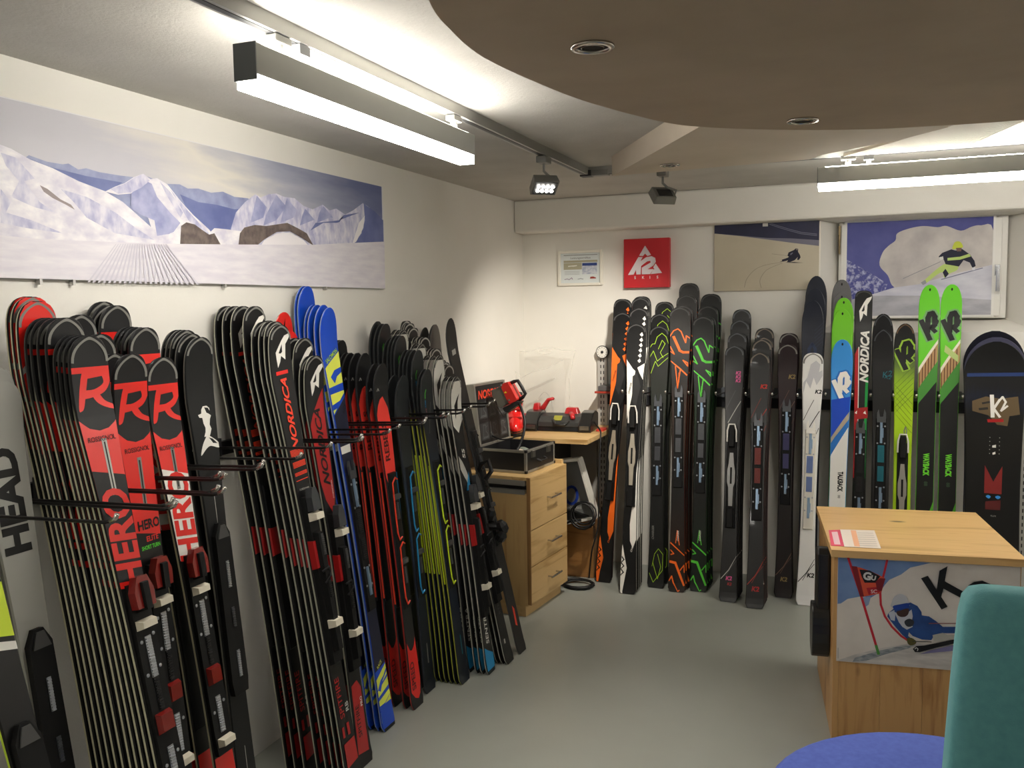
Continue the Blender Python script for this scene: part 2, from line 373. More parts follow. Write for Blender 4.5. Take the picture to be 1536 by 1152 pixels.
P.poly(c8((-420, 690), (110, 340), (180, 365), (240, 375), (262, 372), (300, 395), (330, 390), (380, 405), (460, 418), (520, 425), (560, 420), (640, 450), (690, 452), (720, 468), (760, 468), (810, 484), (855, 480), (900, 500), (950, 505), (1000, 530), (1000, 690)), m_far)
P.poly(c8((110, 352), (190, 385), (250, 400), (330, 420), (440, 440), (470, 445), (420, 478), (300, 470)), m_blue)
P.poly(c8((690, 490), (760, 520), (830, 530), (900, 548), (930, 545), (950, 640), (760, 640)), m_blue)
P.poly(c8((880, 640), (905, 560), (940, 520), (965, 500), (980, 490), (1000, 502), (1030, 490), (1060, 487), (1090, 500), (1130, 505), (1165, 535), (1200, 548), (1238, 530), (1265, 552), (1290, 545), (1325, 568), (1355, 552), (1392, 524), (1410, 535), (1440, 560), (1470, 588), (1472, 690), (860, 690)), m_lav)
for a in ((985, 495, 960, 600), (1060, 492, 1010, 610), (1100, 505, 1075, 600), (1170, 545, 1150, 610), (1240, 535, 1215, 600)):
    P.poly(c8((a[0], a[1]), (a[0]+38, a[1]+45), (a[2]+50, a[3]-20), (a[2], a[3]), (a[2]+10, a[3]-40)), m_shade)
P.poly(c8((1395, 526), (1440, 558), (1470, 590), (1472, 676), (1360, 678), (1385, 640), (1400, 590)), m_blue)
P.poly(c8((1320, 570), (1380, 560), (1300, 590), (1210, 600), (1190, 630), (1240, 600), (1300, 600)), m_blue)
P.poly(c8((-420, 200), (-200, 240), (0, 300), (40, 315), (110, 355), (200, 390), (300, 440), (400, 478), (470, 520), (560, 600), (610, 645), (640, 690), (-420, 690)), m_snow)
for a in (((0, 330), (60, 350), (130, 430), (90, 440), (150, 520), (210, 560), (130, 540), (40, 500), (70, 440), (20, 380)), ((0, 470), (40, 520), (20, 560), (120, 590), (240, 640), (100, 620), (0, 600)), ((230, 470), (330, 500), (440, 560), (520, 620), (590, 665), (440, 640), (330, 580), (280, 520))):
    P.poly(c8(*a), m_lav)
P.poly(c8((150, 455), (180, 470), (230, 510), (270, 530), (285, 550), (250, 530), (200, 505), (165, 480)), pm((150, 138, 140)))
P.poly(c8((400, 480), (440, 460), (475, 448), (510, 425), (547, 411), (575, 432), (600, 428), (640, 452), (690, 515), (740, 570), (800, 625), (850, 690), (600, 690), (560, 560), (500, 487), (450, 492)), m_snow)
P.poly(c8((500, 487), (560, 440), (580, 450), (600, 500), (650, 560), (690, 600), (660, 640), (600, 650), (590, 590), (540, 570), (500, 545)), m_shade)
P.poly(c8((420, 470), (475, 450), (512, 426), (547, 412), (572, 438), (540, 465), (500, 484), (450, 488)), m_lav)
for a in (((610, 440), (650, 480), (700, 560), (690, 580), (640, 500)), ((650, 470), (720, 555), (770, 610), (830, 670), (800, 660), (720, 590))):
    P.poly(c8(*a), m_lav)
P.poly(c8((590, 680), (650, 640), (700, 622), (760, 630), (790, 650), (820, 620), (870, 625), (925, 632), (915, 690), (590, 690)), m_snow)
P.poly(c8((688, 685), (692, 612), (712, 598), (745, 606), (770, 625), (800, 645), (820, 640), (845, 685)), m_rock)
P.poly(c8((912, 686), (918, 640), (935, 618), (975, 608), (1020, 612), (1060, 606), (1100, 600), (1140, 620), (1175, 640), (1200, 686), (1160, 660), (1110, 632), (1060, 635), (1010, 665), (985, 686)), m_rock)
P.poly(c8((1010, 668), (1060, 640), (1110, 636), (1165, 668), (1180, 686), (1000, 686)), m_white)
P.poly(c8((1200, 686), (1190, 650), (1240, 612), (1330, 590), (1392, 575), (1385, 640), (1350, 686)), m_lav)
P.poly(c8((1350, 680), (1375, 600), (1398, 572), (1392, 620), (1365, 672)), m_white)
P.poly([(-160, 340)]+c8((0, 648), (150, 662), (300, 668), (500, 676), (690, 681), (900, 683), (1200, 684), (1320, 678), (1473, 672), (1476, 852))+[(-160, 412)], pm((216, 211, 222), (230, 226, 232), 8, (1, 1, 6)))
m_cord = pm((207, 203, 215))
for i in range(22):
    xt = 440+i*9; xb = 330+i*20
    P.poly(c8((xt, 681), (xt+3, 681), (xb+9, 829+i*.4), (xb, 829+i*.4)), m_cord)
P.build('print', pano)
for px in (55, 105, 333, 485):
    p = onx(px, 419+px*.024, XL); MB().box(p.x, p.x+.016, p.y-.004, p.y+.004, p.z-.012, p.z+.004).build('clip', M((190, 188, 185), .4, .5), pano)

# certificate frame
def wallrect(px0, py0, px1, py1, Y):
    a = ony(px0, py0, Y); b = ony(px1, py1, Y); return a.x, b.x, b.z, a.z
x0, x1, z0, z1 = wallrect(838, 377, 905, 427.5, YB)
cert = empty('certificate_frame', label='white framed certificate on the white wall beside the red sign', cat='picture')
f = MB()
for a, b, c, d in ((x0, x0+.016, z0, z1), (x1-.016, x1, z0, z1), (x0+.016, x1-.016, z0, z0+.016), (x0+.016, x1-.016, z1-.016, z1)): f.box(a, b, YB-.02, YB, c, d)
f.build('frame', M((232, 228, 216), .4), cert, bevel=.002)
MB().box(x0+.016, x1-.016, YB-.006, YB, z0+.016, z1-.016).build('sheet', M((214, 220, 220), .5), cert)
P = Print(lambda a, b, h: Vector((x0+a*(x1-x0), YB-.006-h, z0+b*(z1-z0))))
P.text('Leistungszertifikat', .5, .79, .055, pm((90, 92, 92)), sx=.8)
P.poly([(.12, .86), (.88, .86), (.88, .88), (.12, .88)], pm((140, 142, 138))).poly([(.12, .66), (.88, .66), (.88, .72), (.12, .72)], pm((168, 164, 140))).poly([(.12, .46), (.53, .46), (.53, .65), (.12, .65)], pm((170, 166, 142)))
P.poly([(.54, .32), (.87, .32), (.87, .64), (.54, .64)], pm((206, 208, 214), (160, 170, 190), 60)).poly([(.54, .56), (.87, .56), (.87, .64), (.54, .64)], pm((52, 70, 130)))
P.poly([(.22, .54), (.29, .55), (.35, .545), (.42, .56), (.42, .585), (.22, .57)], pm((225, 225, 215)))
for i in range(3): P.poly([(.14, .4-i*.04), (.48, .4-i*.04), (.48, .41-i*.04), (.14, .41-i*.04)], pm((165, 168, 168)))
P.stroke([(.14, .18), (.2, .2), (.24, .17), (.3, .23), (.32, .18)], .012, pm((130, 90, 130))).stroke([(.44, .18), (.5, .2), (.56, .18)], .012, pm((90, 90, 100))).poly([(.71, .19), (.85, .19), (.84, .22), (.78, .25), (.72, .24)], pm((150, 60, 50)))
P.build('print', cert)

# red logo sign
Ys = YB-.045
x0, x1, z0, z1 = wallrect(935.5, 359, 1004, 430.5, Ys)
sign = empty('logo_sign', label='square red sign with white triangle K2 SKIS logo on the wall', cat='sign')
MB().box(x0, x1, Ys, YB, z0, z1).build('sign_box', M((196, 22, 34), .45), sign, bevel=.003)
lg = MB()
sp = lambda x, y: ((x-882)/538, 1-(y-143)/552)          # outline coordinates of the mark inside the sign
fnl = lambda a, b, h: (x0+a*(x1-x0), Ys-h, z0+b*(z1-z0))
for poly in ([(1138, 225), (1207, 330), (1165, 340), (1138, 312), (1110, 340), (1068, 335)], [(1060, 350), (1108, 352), (1080, 400), (1150, 355), (1215, 345), (1255, 365), (1262, 410), (1235, 450), (1165, 490), (1235, 490), (1195, 545), (1100, 545), (1100, 470), (1205, 415), (1200, 395), (1160, 402), (1090, 450), (1085, 545), (1035, 545), (1030, 495), (1000, 545), (935, 548)], [(1262, 430), (1335, 535), (1205, 545), (1230, 500), (1250, 490), (1235, 470)]):
    lg.prism([sp(*p) for p in poly], fnl, 0, .006)
lg.build('logo', M((225, 214, 218), .5), sign)
for ch, x in (('S', 1017), ('K', 1112), ('I', 1193), ('S', 1282)):
    P = Print(lambda a, b, h: Vector(fnl(a, b, h)), .001).text(ch, *sp(x, 580), .055, M((228, 218, 220), .5), off=.02)
    P.build('letter', sign)

# skier poster on the wall
x0, x1, z0, z1 = wallrect(1071.5, 338, 1226, 434, YB-.012)
x0 = ony(1071.5, 400, YB-.012).x; x1 = -.243
po = MB().box(x0, x1, YB-.012, YB, z0, z1).build('skier_poster', M((190, 180, 160), .5)); tag(po, 'beige snow poster with one dark skier carving below a navy sky', 'poster')
cv = lambda L: [((x-86)/1190, 1-(y-110)/770) for x, y in L]
P = Print(lambda a, b, h: Vector((x0+max(0, min(1, a))*(x1-x0), YB-.012-h, z0+max(0, min(1, b))*(z1-z0))))
P.poly([(0, 0), (1, 0), (1, 1), (0, 1)], pm((188, 178, 156), (198, 189, 168), 3))
navy = pm((32, 34, 62), (40, 42, 74), 8)
P.poly(cv([(86, 100), (1290, 100), (1290, 395), (1000, 352), (700, 300), (400, 250), (86, 207)]), pm((120, 118, 134)))
P.poly(cv([(86, 100), (1290, 100), (1290, 330), (1000, 300), (700, 282), (400, 244), (86, 205)]), navy)
for dy in (0, 16): P.stroke(cv([(720, 110+dy), (820, 150+dy), (950, 195+dy), (1080, 235+dy), (1250, 262+dy)]), .008, pm((120, 122, 142)))
trk_m = pm((150, 140, 126))
P.stroke(crom(cv([(440, 840), (470, 740), (560, 640), (680, 590), (860, 565)]), 6, False), .005, trk_m).stroke(crom(cv([(635, 850), (620, 760), (680, 660), (770, 610), (870, 575)]), 6, False), .005, trk_m)
P.stroke(cv([(755, 465), (850, 480), (930, 492)]), .005, trk_m)
sk = pm((34, 34, 52))
for poly in ([(1000, 430), (1020, 412), (1048, 420), (1045, 450), (1068, 490), (1075, 515), (1055, 545), (1035, 540), (1045, 510), (1010, 545), (960, 565), (920, 565), (935, 545), (870, 550), (865, 535), (930, 515), (945, 505), (928, 490), (940, 455)], [(900, 568), (1000, 566), (1110, 578), (1000, 576)], [(840, 560), (880, 545), (930, 548), (880, 556)]):
    P.poly(cv(poly), sk)
P.poly(cv([(1022, 412), (1040, 414), (1047, 428), (1035, 436), (1022, 430)]), pm((120, 112, 108)))
P.poly(cv([(960, 470), (990, 455), (985, 470), (962, 490)]), pm((110, 112, 130)))
P.build('print', po)
clipo = MB().box(x0+(x1-x0)*.47, x0+(x1-x0)*.52, YB-.016, YB-.012, z1-.02, z1+.004).build('clip', M((214, 212, 206), .4), po)

# skier poster taped over the window
Yp = YW-.033
a = ony(1271, 336, Yp); b = ony(1486, 472, Yp); x0, x1, z0, z1 = a.x, b.x, b.z, ony(1380, 329.5, Yp).z
po = MB().box(x0-.012, x1+.012, Yp, Yp+.002, z0-.012, z1+.012).build('window_poster', M((236, 234, 230), .5)); tag(po, 'blue sky poster of a lime-trousered skier in powder, covering the window', 'poster')
cv = lambda L: [((x-273)/835, 1-(y-578)/545) for x, y in L]
P = Print(lambda a, b, h: Vector((x0+max(0, min(1, a))*(x1-x0), Yp-h, z0+max(0, min(1, b))*(z1-z0))))
P.poly([(0, 0), (1, 0), (1, 1), (0, 1)], pm((62, 66, 140), (82, 86, 158), 5))
P.poly(cv([(270, 790), (340, 830), (430, 880), (520, 940), (500, 990), (380, 1010), (270, 1030)]), pm((72, 76, 150), (178, 180, 214), 55, lo=.45, hi=.62))
P.poly(crom(cv([(470, 830), (485, 760), (520, 720), (560, 690), (570, 650), (640, 625), (720, 615), (800, 625), (850, 620), (930, 650), (990, 630), (1040, 625), (1108, 655), (1108, 1000), (700, 1000), (560, 960), (520, 890)]), 4), pm((178, 172, 172), (206, 200, 196), 7))
P.poly(cv([(270, 1035), (420, 1000), (560, 960), (700, 945), (900, 890), (1108, 845), (1108, 1123), (270, 1123)]), pm((188, 188, 204), (212, 212, 222), 6, (1, 1, 3)))
P.poly(cv([(270, 1035), (420, 1005), (700, 1010), (1108, 1040), (1108, 1123), (270, 1123)]), pm((160, 160, 170), (186, 186, 194), 6, (1, 1, 3)))
lime = pm((188, 212, 120)); navy = pm((26, 28, 50)); 
P.stroke(cv([(610, 910), (820, 820)]), .005, pm((130, 130, 140))).stroke(cv([(830, 920), (1055, 862)]), .008, pm((110, 112, 140)))
P.poly(crom(cv([(715, 935), (740, 915), (790, 870), (840, 835), (880, 830), (920, 845), (915, 870), (870, 890), (845, 912), (835, 880), (800, 895), (750, 935), (725, 945)]), 3), lime)
P.poly(cv([(835, 880), (850, 912), (870, 890), (850, 860)]), navy)
P.poly(cv([(830, 770), (880, 752), (905, 760), (940, 752), (985, 785), (1010, 820), (1018, 850), (1000, 860), (985, 830), (950, 815), (925, 850), (850, 835), (840, 810), (815, 805), (810, 790)]), navy)
P.poly(cv([(860, 800), (930, 795), (980, 780), (990, 795), (930, 812), (860, 815)]), lime)
P.poly(crom(cv([(888, 735), (900, 712), (925, 710), (942, 730), (940, 745), (890, 752)]), 4), pm((198, 208, 70))).poly(cv([(905, 745), (938, 745), (935, 765), (912, 765)]), pm((120, 90, 80)))
P.poly(cv([(812, 795), (835, 790), (838, 808), (818, 810)]), pm((220, 220, 214))).poly(cv([(998, 858), (1016, 856), (1014, 872), (1000, 874)]), pm((220, 222, 230)))
P.poly(cv([(712, 935), (738, 920), (745, 940), (725, 950)]), pm((150, 150, 158)))
P.build('print', po)
# ------------------------------------------------------------------ skis
BLK = M((12, 12, 13), .42, coat=.08, spec=.4); CHAR = M((26, 26, 28), .45, coat=.06, spec=.35); DGREY = M((70, 70, 70), .45); GREY = M((128, 127, 122), .45); LGREY = M((186, 184, 178), .4); WHITE = M((234, 231, 224), .4)
IVORY = M((205, 199, 172), .45); RED = M((226, 36, 28), .35, coat=.2); DRED = M((168, 22, 24), .4, coat=.2); ORED = M((238, 66, 40), .35, coat=.2); NEON = M((205, 228, 40), .4); LIME = M((122, 200, 36), .35, coat=.2)
LIME2 = M((164, 206, 40), .4); YEL = M((224, 232, 88), .4); BLUE = M((14, 72, 196), .35, coat=.2); SKYB = M((58, 146, 222), .35, coat=.2); CYAN = M((32, 140, 196), .4); NAVY = M((20, 22, 48), .35, coat=.2); DNAVY = M((18, 24, 40), .35, coat=.2)
ORANGE = M((246, 108, 24), .4, coat=.1); GREEN = M((88, 206, 60), .4); PINK = M((222, 86, 150), .4); MAROON = M((46, 18, 26), .35, coat=.3); GOLD = M((150, 128, 80), .4, .3); SILVER = M((176, 180, 186), .3, .75); STEELB = M((150, 176, 204), .3, .6); GUN = M((96, 98, 102), .35, .7); TEAL = M((30, 110, 124), .4); RUB = M((12, 12, 13), .6, spec=.3); PAD = M((226, 218, 200), .55); DGREEN = M((38, 58, 40), .4, coat=.2); CHROME = M((200, 198, 192), .2, 1); TRED = M((128, 26, 22), .25, coat=.5)
SWB = M((20, 20, 22), .4); BASE = M((14, 14, 15), .45, spec=.3)
def grad(name, stops, coat=.1, streak=.12):
    """top sheet colour that runs along the ski (0 tail .. 1 tip)"""
    m, nt, b, tc = nodes(name, .38, coat)
    sx = nt.nodes.new('ShaderNodeSeparateXYZ'); nt.links.new(tc.outputs['Generated'], sx.inputs[0])
    a = nt.nodes.new('ShaderNodeMath'); a.operation = 'MULTIPLY_ADD'; nt.links.new(noise(nt, mapping(nt, tc.outputs['Object'], (40, 1, 2)), 1.5), a.inputs[0]); a.inputs[1].default_value = streak; nt.links.new(sx.outputs['Z'], a.inputs[2])
    nt.links.new(ramp(nt, a.outputs[0], stops), b.inputs['Base Color']); return m
G_SUPER = grad('dark_to_blue_top', [(.0, (20, 24, 31)), (.45, (17, 28, 44)), (.62, (41, 66, 92)), (.74, (37, 44, 54)), (.85, (36, 37, 40)), (1, (38, 41, 43))])
G_GREYSTREAK = grad('charcoal_streaked_top', [(.0, (15, 15, 16)), (.5, (28, 28, 29)), (.7, (47, 46, 46)), (.85, (25, 25, 26)), (1, (21, 21, 23))], streak=.3)
G_MAR = grad('maroon_top', [(0, (24, 10, 14)), (.5, (18, 8, 11)), (.8, (40, 18, 24)), (1, (31, 14, 20))])
G_SLATE = grad('slate_top', [(0, (14, 14, 15)), (.6, (15, 15, 17)), (.8, (41, 42, 43)), (1, (24, 24, 25))])
G_GRN = grad('black_to_green_top', [(0, (14, 17, 14)), (.2, (11, 28, 14)), (.4, (12, 13, 13)), (.72, (14, 37, 18)), (.82, (17, 18, 18)), (1, (28, 30, 30))])
G_ORG = grad('black_to_rust_top', [(0, (17, 14, 12)), (.2, (37, 20, 10)), (.4, (12, 12, 12)), (.70, (44, 27, 15)), (.8, (20, 19, 18)), (1, (38, 37, 36))])
G_AMP = grad('olive_black_top', [(0, (17, 18, 17)), (.5, (18, 19, 18)), (.75, (33, 37, 30)), (1, (15, 16, 15))])
G_WHITE = grad('white_marbled_top', [(0, (226, 226, 226)), (.5, (236, 235, 232)), (.8, (222, 222, 222)), (.9, (238, 237, 234)), (1, (232, 231, 228))])
G_LIME = grad('lime_top', [(0, (176, 214, 34)), (.7, (172, 212, 30)), (.8, (150, 190, 36)), (.86, (96, 120, 50)), (.92, (24, 26, 24)), (1, (28, 28, 28))], streak=.02)
G_SB = grad('black_board_top', [(0, (11, 12, 25)), (.25, (10, 10, 12)), (.6, (12, 12, 13)), (.68, (17, 15, 12)), (.8, (11, 11, 12)), (.86, (14, 21, 41)), (.9, (10, 10, 14)), (1, (12, 12, 14))])

def sidegrad(name, low, at=.86):
    return grad(name, [(0, low), (at-.03, low), (at+.03, (26, 26, 27)), (1, (40, 40, 40))], 0, 0)
SD_IV = sidegrad('ivory_side', (205, 199, 172), .87); SD_LIME = sidegrad('lime_side', (168, 170, 60), .80); SD_RED = sidegrad('red_side', (170, 44, 36), .82)
class Ski:
    def __init__(s, L, wt=.056, wm=.034, wb=.047, tipr=.085, ex=2.4, rise=.03, th=.0105, twin=False, board=False):
        s.L = L; s.wt = wt; s.wm = wm; s.wb = wb; s.tipr = tipr; s.ex = ex; s.rise = rise; s.th = th; s.twin = twin; s.board = board
    def hw(s, t):
        L = s.L; u = t/L
        if u < .42: w = s.wm + (s.wb-s.wm)*((.42-u)/.42)**2
        else: w = s.wm + (s.wt-s.wm)*min(1, (u-.42)/.46)**2
        d = L-t
        if d < s.tipr: w = s.wt*max(.02, 1-((s.tipr-d)/s.tipr)**s.ex)**(1/s.ex)
        tr = s.tipr*.8 if s.twin else .022
        if t < tr:
            k = (tr-t)/tr
            w *= max(.02, 1-k**s.ex)**(1/s.ex) if s.twin else (1-.22*k)
        return w
    def yb(s, t):
        d = s.L-t; n = .2
        y = -s.rise*((n-d)/n)**2 if d < n else 0
        if t < .06: y -= .006*((.06-t)/.06)**2
        return y
    def thk(s, t):
        u = t/s.L; return .0055 + (s.th-.0055)*max(0, math.sin(math.pi*min(1, max(0, u))))**.7
    def top(s, x, t, off=.0): return (x, s.yb(t)-s.thk(t)-off, t)
    def body(s, top, side, base=None):
        L = s.L; st = [0, .004, .012, .022, .05]
        if s.twin: st = [.0005, .004, .01, .02, .03, .045, .07]
        n = 12
        st += [.1+(L-.42)*i/n for i in range(n+1)] + [L-.27]+[L-.01-.02*k for k in range(13)] + [L-s.tipr*k for k in (1, .85, .7, .55, .42, .3, .2, .12, .06, .025, .006, 0)]
        st = sorted(set(round(x, 5) for x in st))
        mb = MB(); mb.mats = [top, side, base or BASE]; rows = []
        for t in st:
            w = s.hw(t); y = s.yb(t); h = s.thk(t); i = min(.0035, w*.3)
            rows.append(len(mb.v)); mb.v += [(-w, y, t), (w, y, t), (w, y-h*.62, t), (w-i, y-h, t), (-w+i, y-h, t), (-w, y-h*.62, t)]
        for a, b in zip(rows, rows[1:]):
            for k, mi in ((0, 2), (1, 1), (2, 0), (3, 0), (4, 0), (5, 1)):
                j = (k+1) % 6; mb.cur = mi; mb.face((a+k, a+j, b+j, b+k))
        mb.cur = 1; mb.face(tuple(rows[0]+k for k in range(6))); mb.face(tuple(rows[-1]+k for k in range(6)))
        return mb.mesh('body')
    def uv(s, u, t, off): w = s.hw(t); return s.top(max(-.95, min(.95, u))*w, t, off)
    def decals(s, items, texts):
        """items: (kind, anchor, pts, mat[, width]); anchor 'T' counts metres down from the tip, 'B' metres up from the tail"""
        groups = []; off = .0004
        conv = lambda anc, p: (p[0], s.L-p[1] if anc == 'T' else p[1])
        import bmesh
        for it in items:
            off += .00009; kind, anc, pts, m = it[:4]; g = MB(); g.isflat = True; g.mat(m); span = [9, -9]
            polys = [[conv(anc, p) for p in pts]]
            if kind == 'S':
                wref = s.wt*.85
                q = [(x*wref, t) for x, t in polys[0]]
                polys = [[(x/wref, t) for x, t in pl] for pl in strokepoly(q, it[4])]
            for pl in polys:
                bm = bmesh.new(); vs = [bm.verts.new((a, 0, max(.001, min(s.L-.002, b)))) for a, b in pl]
                tris = geometry.tessellate_polygon([[Vector((a, b, 0)) for a, b in pl]])
                for t3 in tris:
                    try: bm.faces.new([vs[i] for i in t3])
                    except ValueError: pass
                lo = min(p[1] for p in pl); hi = max(p[1] for p in pl); cuts = []; span = [min(span[0], max(0, lo)), max(span[1], min(s.L, hi))]
                c = s.L-.01
                while c > lo:
                    if c < hi: cuts.append(c)
                    c -= .02 if s.L-c < .24 else .09
                for c in cuts: bmesh.ops.bisect_plane(bm, geom=bm.verts[:]+bm.edges[:]+bm.faces[:], plane_co=(0, 0, c), plane_no=(0, 0, 1))
                bm.verts.index_update(); n = len(g.v)
                g.v += [s.uv(v.co.x, v.co.z, off) for v in bm.verts]
                for f in bm.faces: g.face(tuple(n+v.index for v in f.verts))
                bm.free()
            groups.append((span, g))
        words = []; off += .00015
        for (txt, anc, d, x, h, rot, m, ob, sh, sx) in texts:
            off += .00009; t = MB(); t.isflat = True
            t.mat(m); put_text(t, txt, lambda a, b: s.top(max(-s.hw(b)*.95, min(s.hw(b)*.95, a)), b, off), x, s.L-d if anc == 'T' else d, h, rot, ob, sh, sx)
            words.append(t.mesh('lettering'))
        clusters = []
        for span, g in sorted(groups, key=lambda q: q[0][0]):
            if clusters and span[0] <= clusters[-1][0]+.004: clusters[-1][0] = max(clusters[-1][0], span[1]); clusters[-1][1].append(g)
            else: clusters.append([span[1], [g]])
        prints = []
        for _, gs in clusters:
            a = MB(); a.isflat = True
            for g in gs:
                n = len(a.v); a.v += g.v; a.mat(g.mats[0]); [a.face(tuple(n+i for i in f)) for f in g.f]
            prints.append(a.mesh('print'))
        return prints, words
    def rim(s, m0, d0, wid=.011, notch=False):
        """curved tip guard as a decal polygon: band of width wid along the tip outline down to d0"""
        out = []; inn = []
        for i in range(21):
            a = math.pi*i/20
            u = -math.cos(a); dd = d0*(1-math.sin(a)**.8)
            out.append((u*.97, dd*.98+.002)); k = 1-wid/s.wt; inn.append((u*.97*k, wid + dd*(1-wid/d0*.8)))
        return ('P', 'T', out+inn[::-1], m0)

# ---- binding kits: lists of (part name, mesh) built on a ski between heel and toe
def kit(fn):
    return fn
def slab(s, z0, z1, w, h0, h1, t=.004): # box standing on the top sheet
    y = s.yb(z0)-s.thk(.5*(z0+z1)); return MB().box(-w, w, y-h1, y-h0, z0, z1, t, 'front')
def plate_poly(s, pts, h0, h1, m):
    y = -s.thk(s.L*.45); return MB().mat(m).prism(pts, lambda a, b, h: (a, y-h, b), h0, h1)
def ratchet(s, z0, z1, x, w, h0, m):
    y = -s.thk(s.L*.45); b = MB().mat(m).box(x-w, x+w, y-h0-.002, y-h0, z0, z1)
    n = int((z1-z0)/.007)
    for i in range(n): b.box(x-w*.8, x+w*.8, y-h0-.0045, y-h0-.002, z0+i*.007+.001, z0+i*.007+.0045)
    return b
def screws(s, pts, h):
    y = -s.thk(s.L*.45); return [('screw', MB().mat(SILVER).lathe([(.0045, h), (.0045, h+.0015), (.002, h+.002)], (x, y, z), 10, 'y').mesh('screw')) for x, z in pts]
def bind_race(s, c, full):
    y = -s.thk(s.L*.45)
    if not full: return [('binding_plate', slab(s, c-.34, c+.2, .03, 0, .004).mat(RUB).mesh('binding_plate'))]
    P = [('binding_plate', plate_poly(s, [(-.03, c-.36), (.03, c-.36), (.033, c-.3), (.03, c+.14), (.026, c+.2), (-.026, c+.2), (-.03, c+.14), (-.033, c-.3)], 0, .012, RUB).mesh('binding_plate'))]
    P.append(('toe_cap', plate_poly(s, [(-.028, c+.14), (-.03, c+.18), (-.016, c+.215), (.016, c+.215), (.03, c+.18), (.028, c+.14)], .012, .034, TRED).mat(RUB).box(-.014, .014, y-.042, y-.012, c+.13, c+.205, .005, 'front').mesh('toe_cap')))
    for z in (c+.10, c-.325): P.append(('brake_pad', MB().mat(PAD).box(-.026, .026, y-.032, y-.012, z-.012, z+.012, .004, 'front').mesh('brake_pad')))
    for z0, z1 in ((c-.03, c+.07), (c-.3, c-.2)): P.append(('ratchet_strip', ratchet(s, z0, z1, 0, .0095, .012, SILVER).mesh('ratchet_strip')))
    P.append(('length_scale', ratchet(s, c-.11, c-.03, 0, .008, .012, CHAR).mesh('length_scale')))
    P.append(('adjuster_block', MB().mat(TRED).box(-.025, .022, y-.026, y-.012, c-.165, c-.115, .005, 'front').mesh('adjuster_block')))
    return P + screws(s, [(-.02, c+.06), (.02, c+.07), (-.021, c-.02), (.021, c-.01), (-.021, c-.24), (.021, c-.22)], .012)
def bind_long(s, c, full):
    y = -s.thk(s.L*.45)
    P = [('binding_plate', plate_poly(s, [(-.03, c-.3), (.03, c-.3), (.035, c-.26), (.031, c+.18), (.012, c+.215), (-.012, c+.215), (-.031, c+.18), (-.035, c-.26)], 0, .016 if full else .004, RUB).mesh('binding_plate'))]
    if full:
        P.append(('plate_nose', plate_poly(s, [(-.024, c+.17), (.024, c+.17), (.01, c+.208), (-.01, c+.208)], .016, .02, DGREY).mesh('plate_nose')))
        for z0, z1 in ((c+.02, c+.1), (c-.1, c-.04), (c-.25, c-.17)): P.append(('track_insert', ratchet(s, z0, z1, .003, .006, .016, SILVER if z0 != c-.1 else GUN).mesh('track_insert')))
    return P
def bind_nord(s, c, full):
    y = -s.thk(s.L*.45)
    P = [('binding_plate', slab(s, c-.34, c+.22, .029, 0, .016 if full else .004).mat(RUB).mesh('binding_plate')),
         ('side_block', MB().mat(DRED).box(-.033, .033, y-(.02 if full else .005), y, c-.02, c+.075, .003, 'front').mesh('side_block'))]
    if full:
        P[1:1] = [('toe_cap', plate_poly(s, [(-.022, c+.17), (.022, c+.17), (.019, c+.22), (.008, c+.245), (-.012, c+.245), (-.022, c+.215)], .016, .04, GUN).mesh('toe_cap')), ('heel_unit', MB().mat(RUB).box(-.017, .017, y-.034, y-.016, c-.3, c+.1, .005, 'front').mesh('heel_unit'))]
        for z in (c+.15, c-.205): P.append(('brake_pad', MB().mat(PAD).box(-.024, .026, y-.045, y-.016, z-.014, z+.014, .004, 'front').mesh('brake_pad')))
        P.append(('length_scale', ratchet(s, c-.12, c-.06, 0, .008, .034, CHAR).mesh('length_scale'))); P.append(('length_scale', ratchet(s, c+.02, c+.09, .004, .006, .034, DGREY).mesh('length_scale')))
        P.append(('strap', MB().mat(CHAR).tube([(-.02, y-.03, c-.03), (.0, y-.042, c-.02), (.02, y-.03, c-.04), (.0, y-.044, c-.05), (-.015, y-.03, c-.07)], .004, 6).mesh('strap')))
    return P
def bind_loop(col):
    def f(s, c, full):
        y = -s.thk(s.L*.45)
        P = [('binding_plate', slab(s, c-.29, c+.26, .028, 0, .010 if full else .004).mat(BLK).mesh('binding_plate'))]
        if full:
            for z in (c+.1, c-.16):
                P.append(('rail_loop', MB().mat(col).tube([(.012, y-.018, z+.13), (-.008, y-.022, z+.14), (-.022, y-.016, z+.12), (-.024, y-.014, z+.0), (-.024, y-.014, z-.08), (-.016, y-.016, z-.11), (.0, y-.018, z-.1)], .0035, 6).mesh('rail_loop')))
                P.append(('clamp', MB().mat(DGREY).box(-.024, .026, y-.02, y-.01, z+.05, z+.072, .002, 'front').mesh('clamp')))
                P.append(('adjuster', MB().mat(GUN).box(-.006, .008, y-.016, y-.01, z-.03, z+.04, .002, 'front').mesh('adjuster')))
        else: P.append(('rail_loop', MB().mat(col).box(-.0345, -.03, y-.004, y+.001, c-.27, c+.24).mesh('rail_loop')))
        return P
    return f
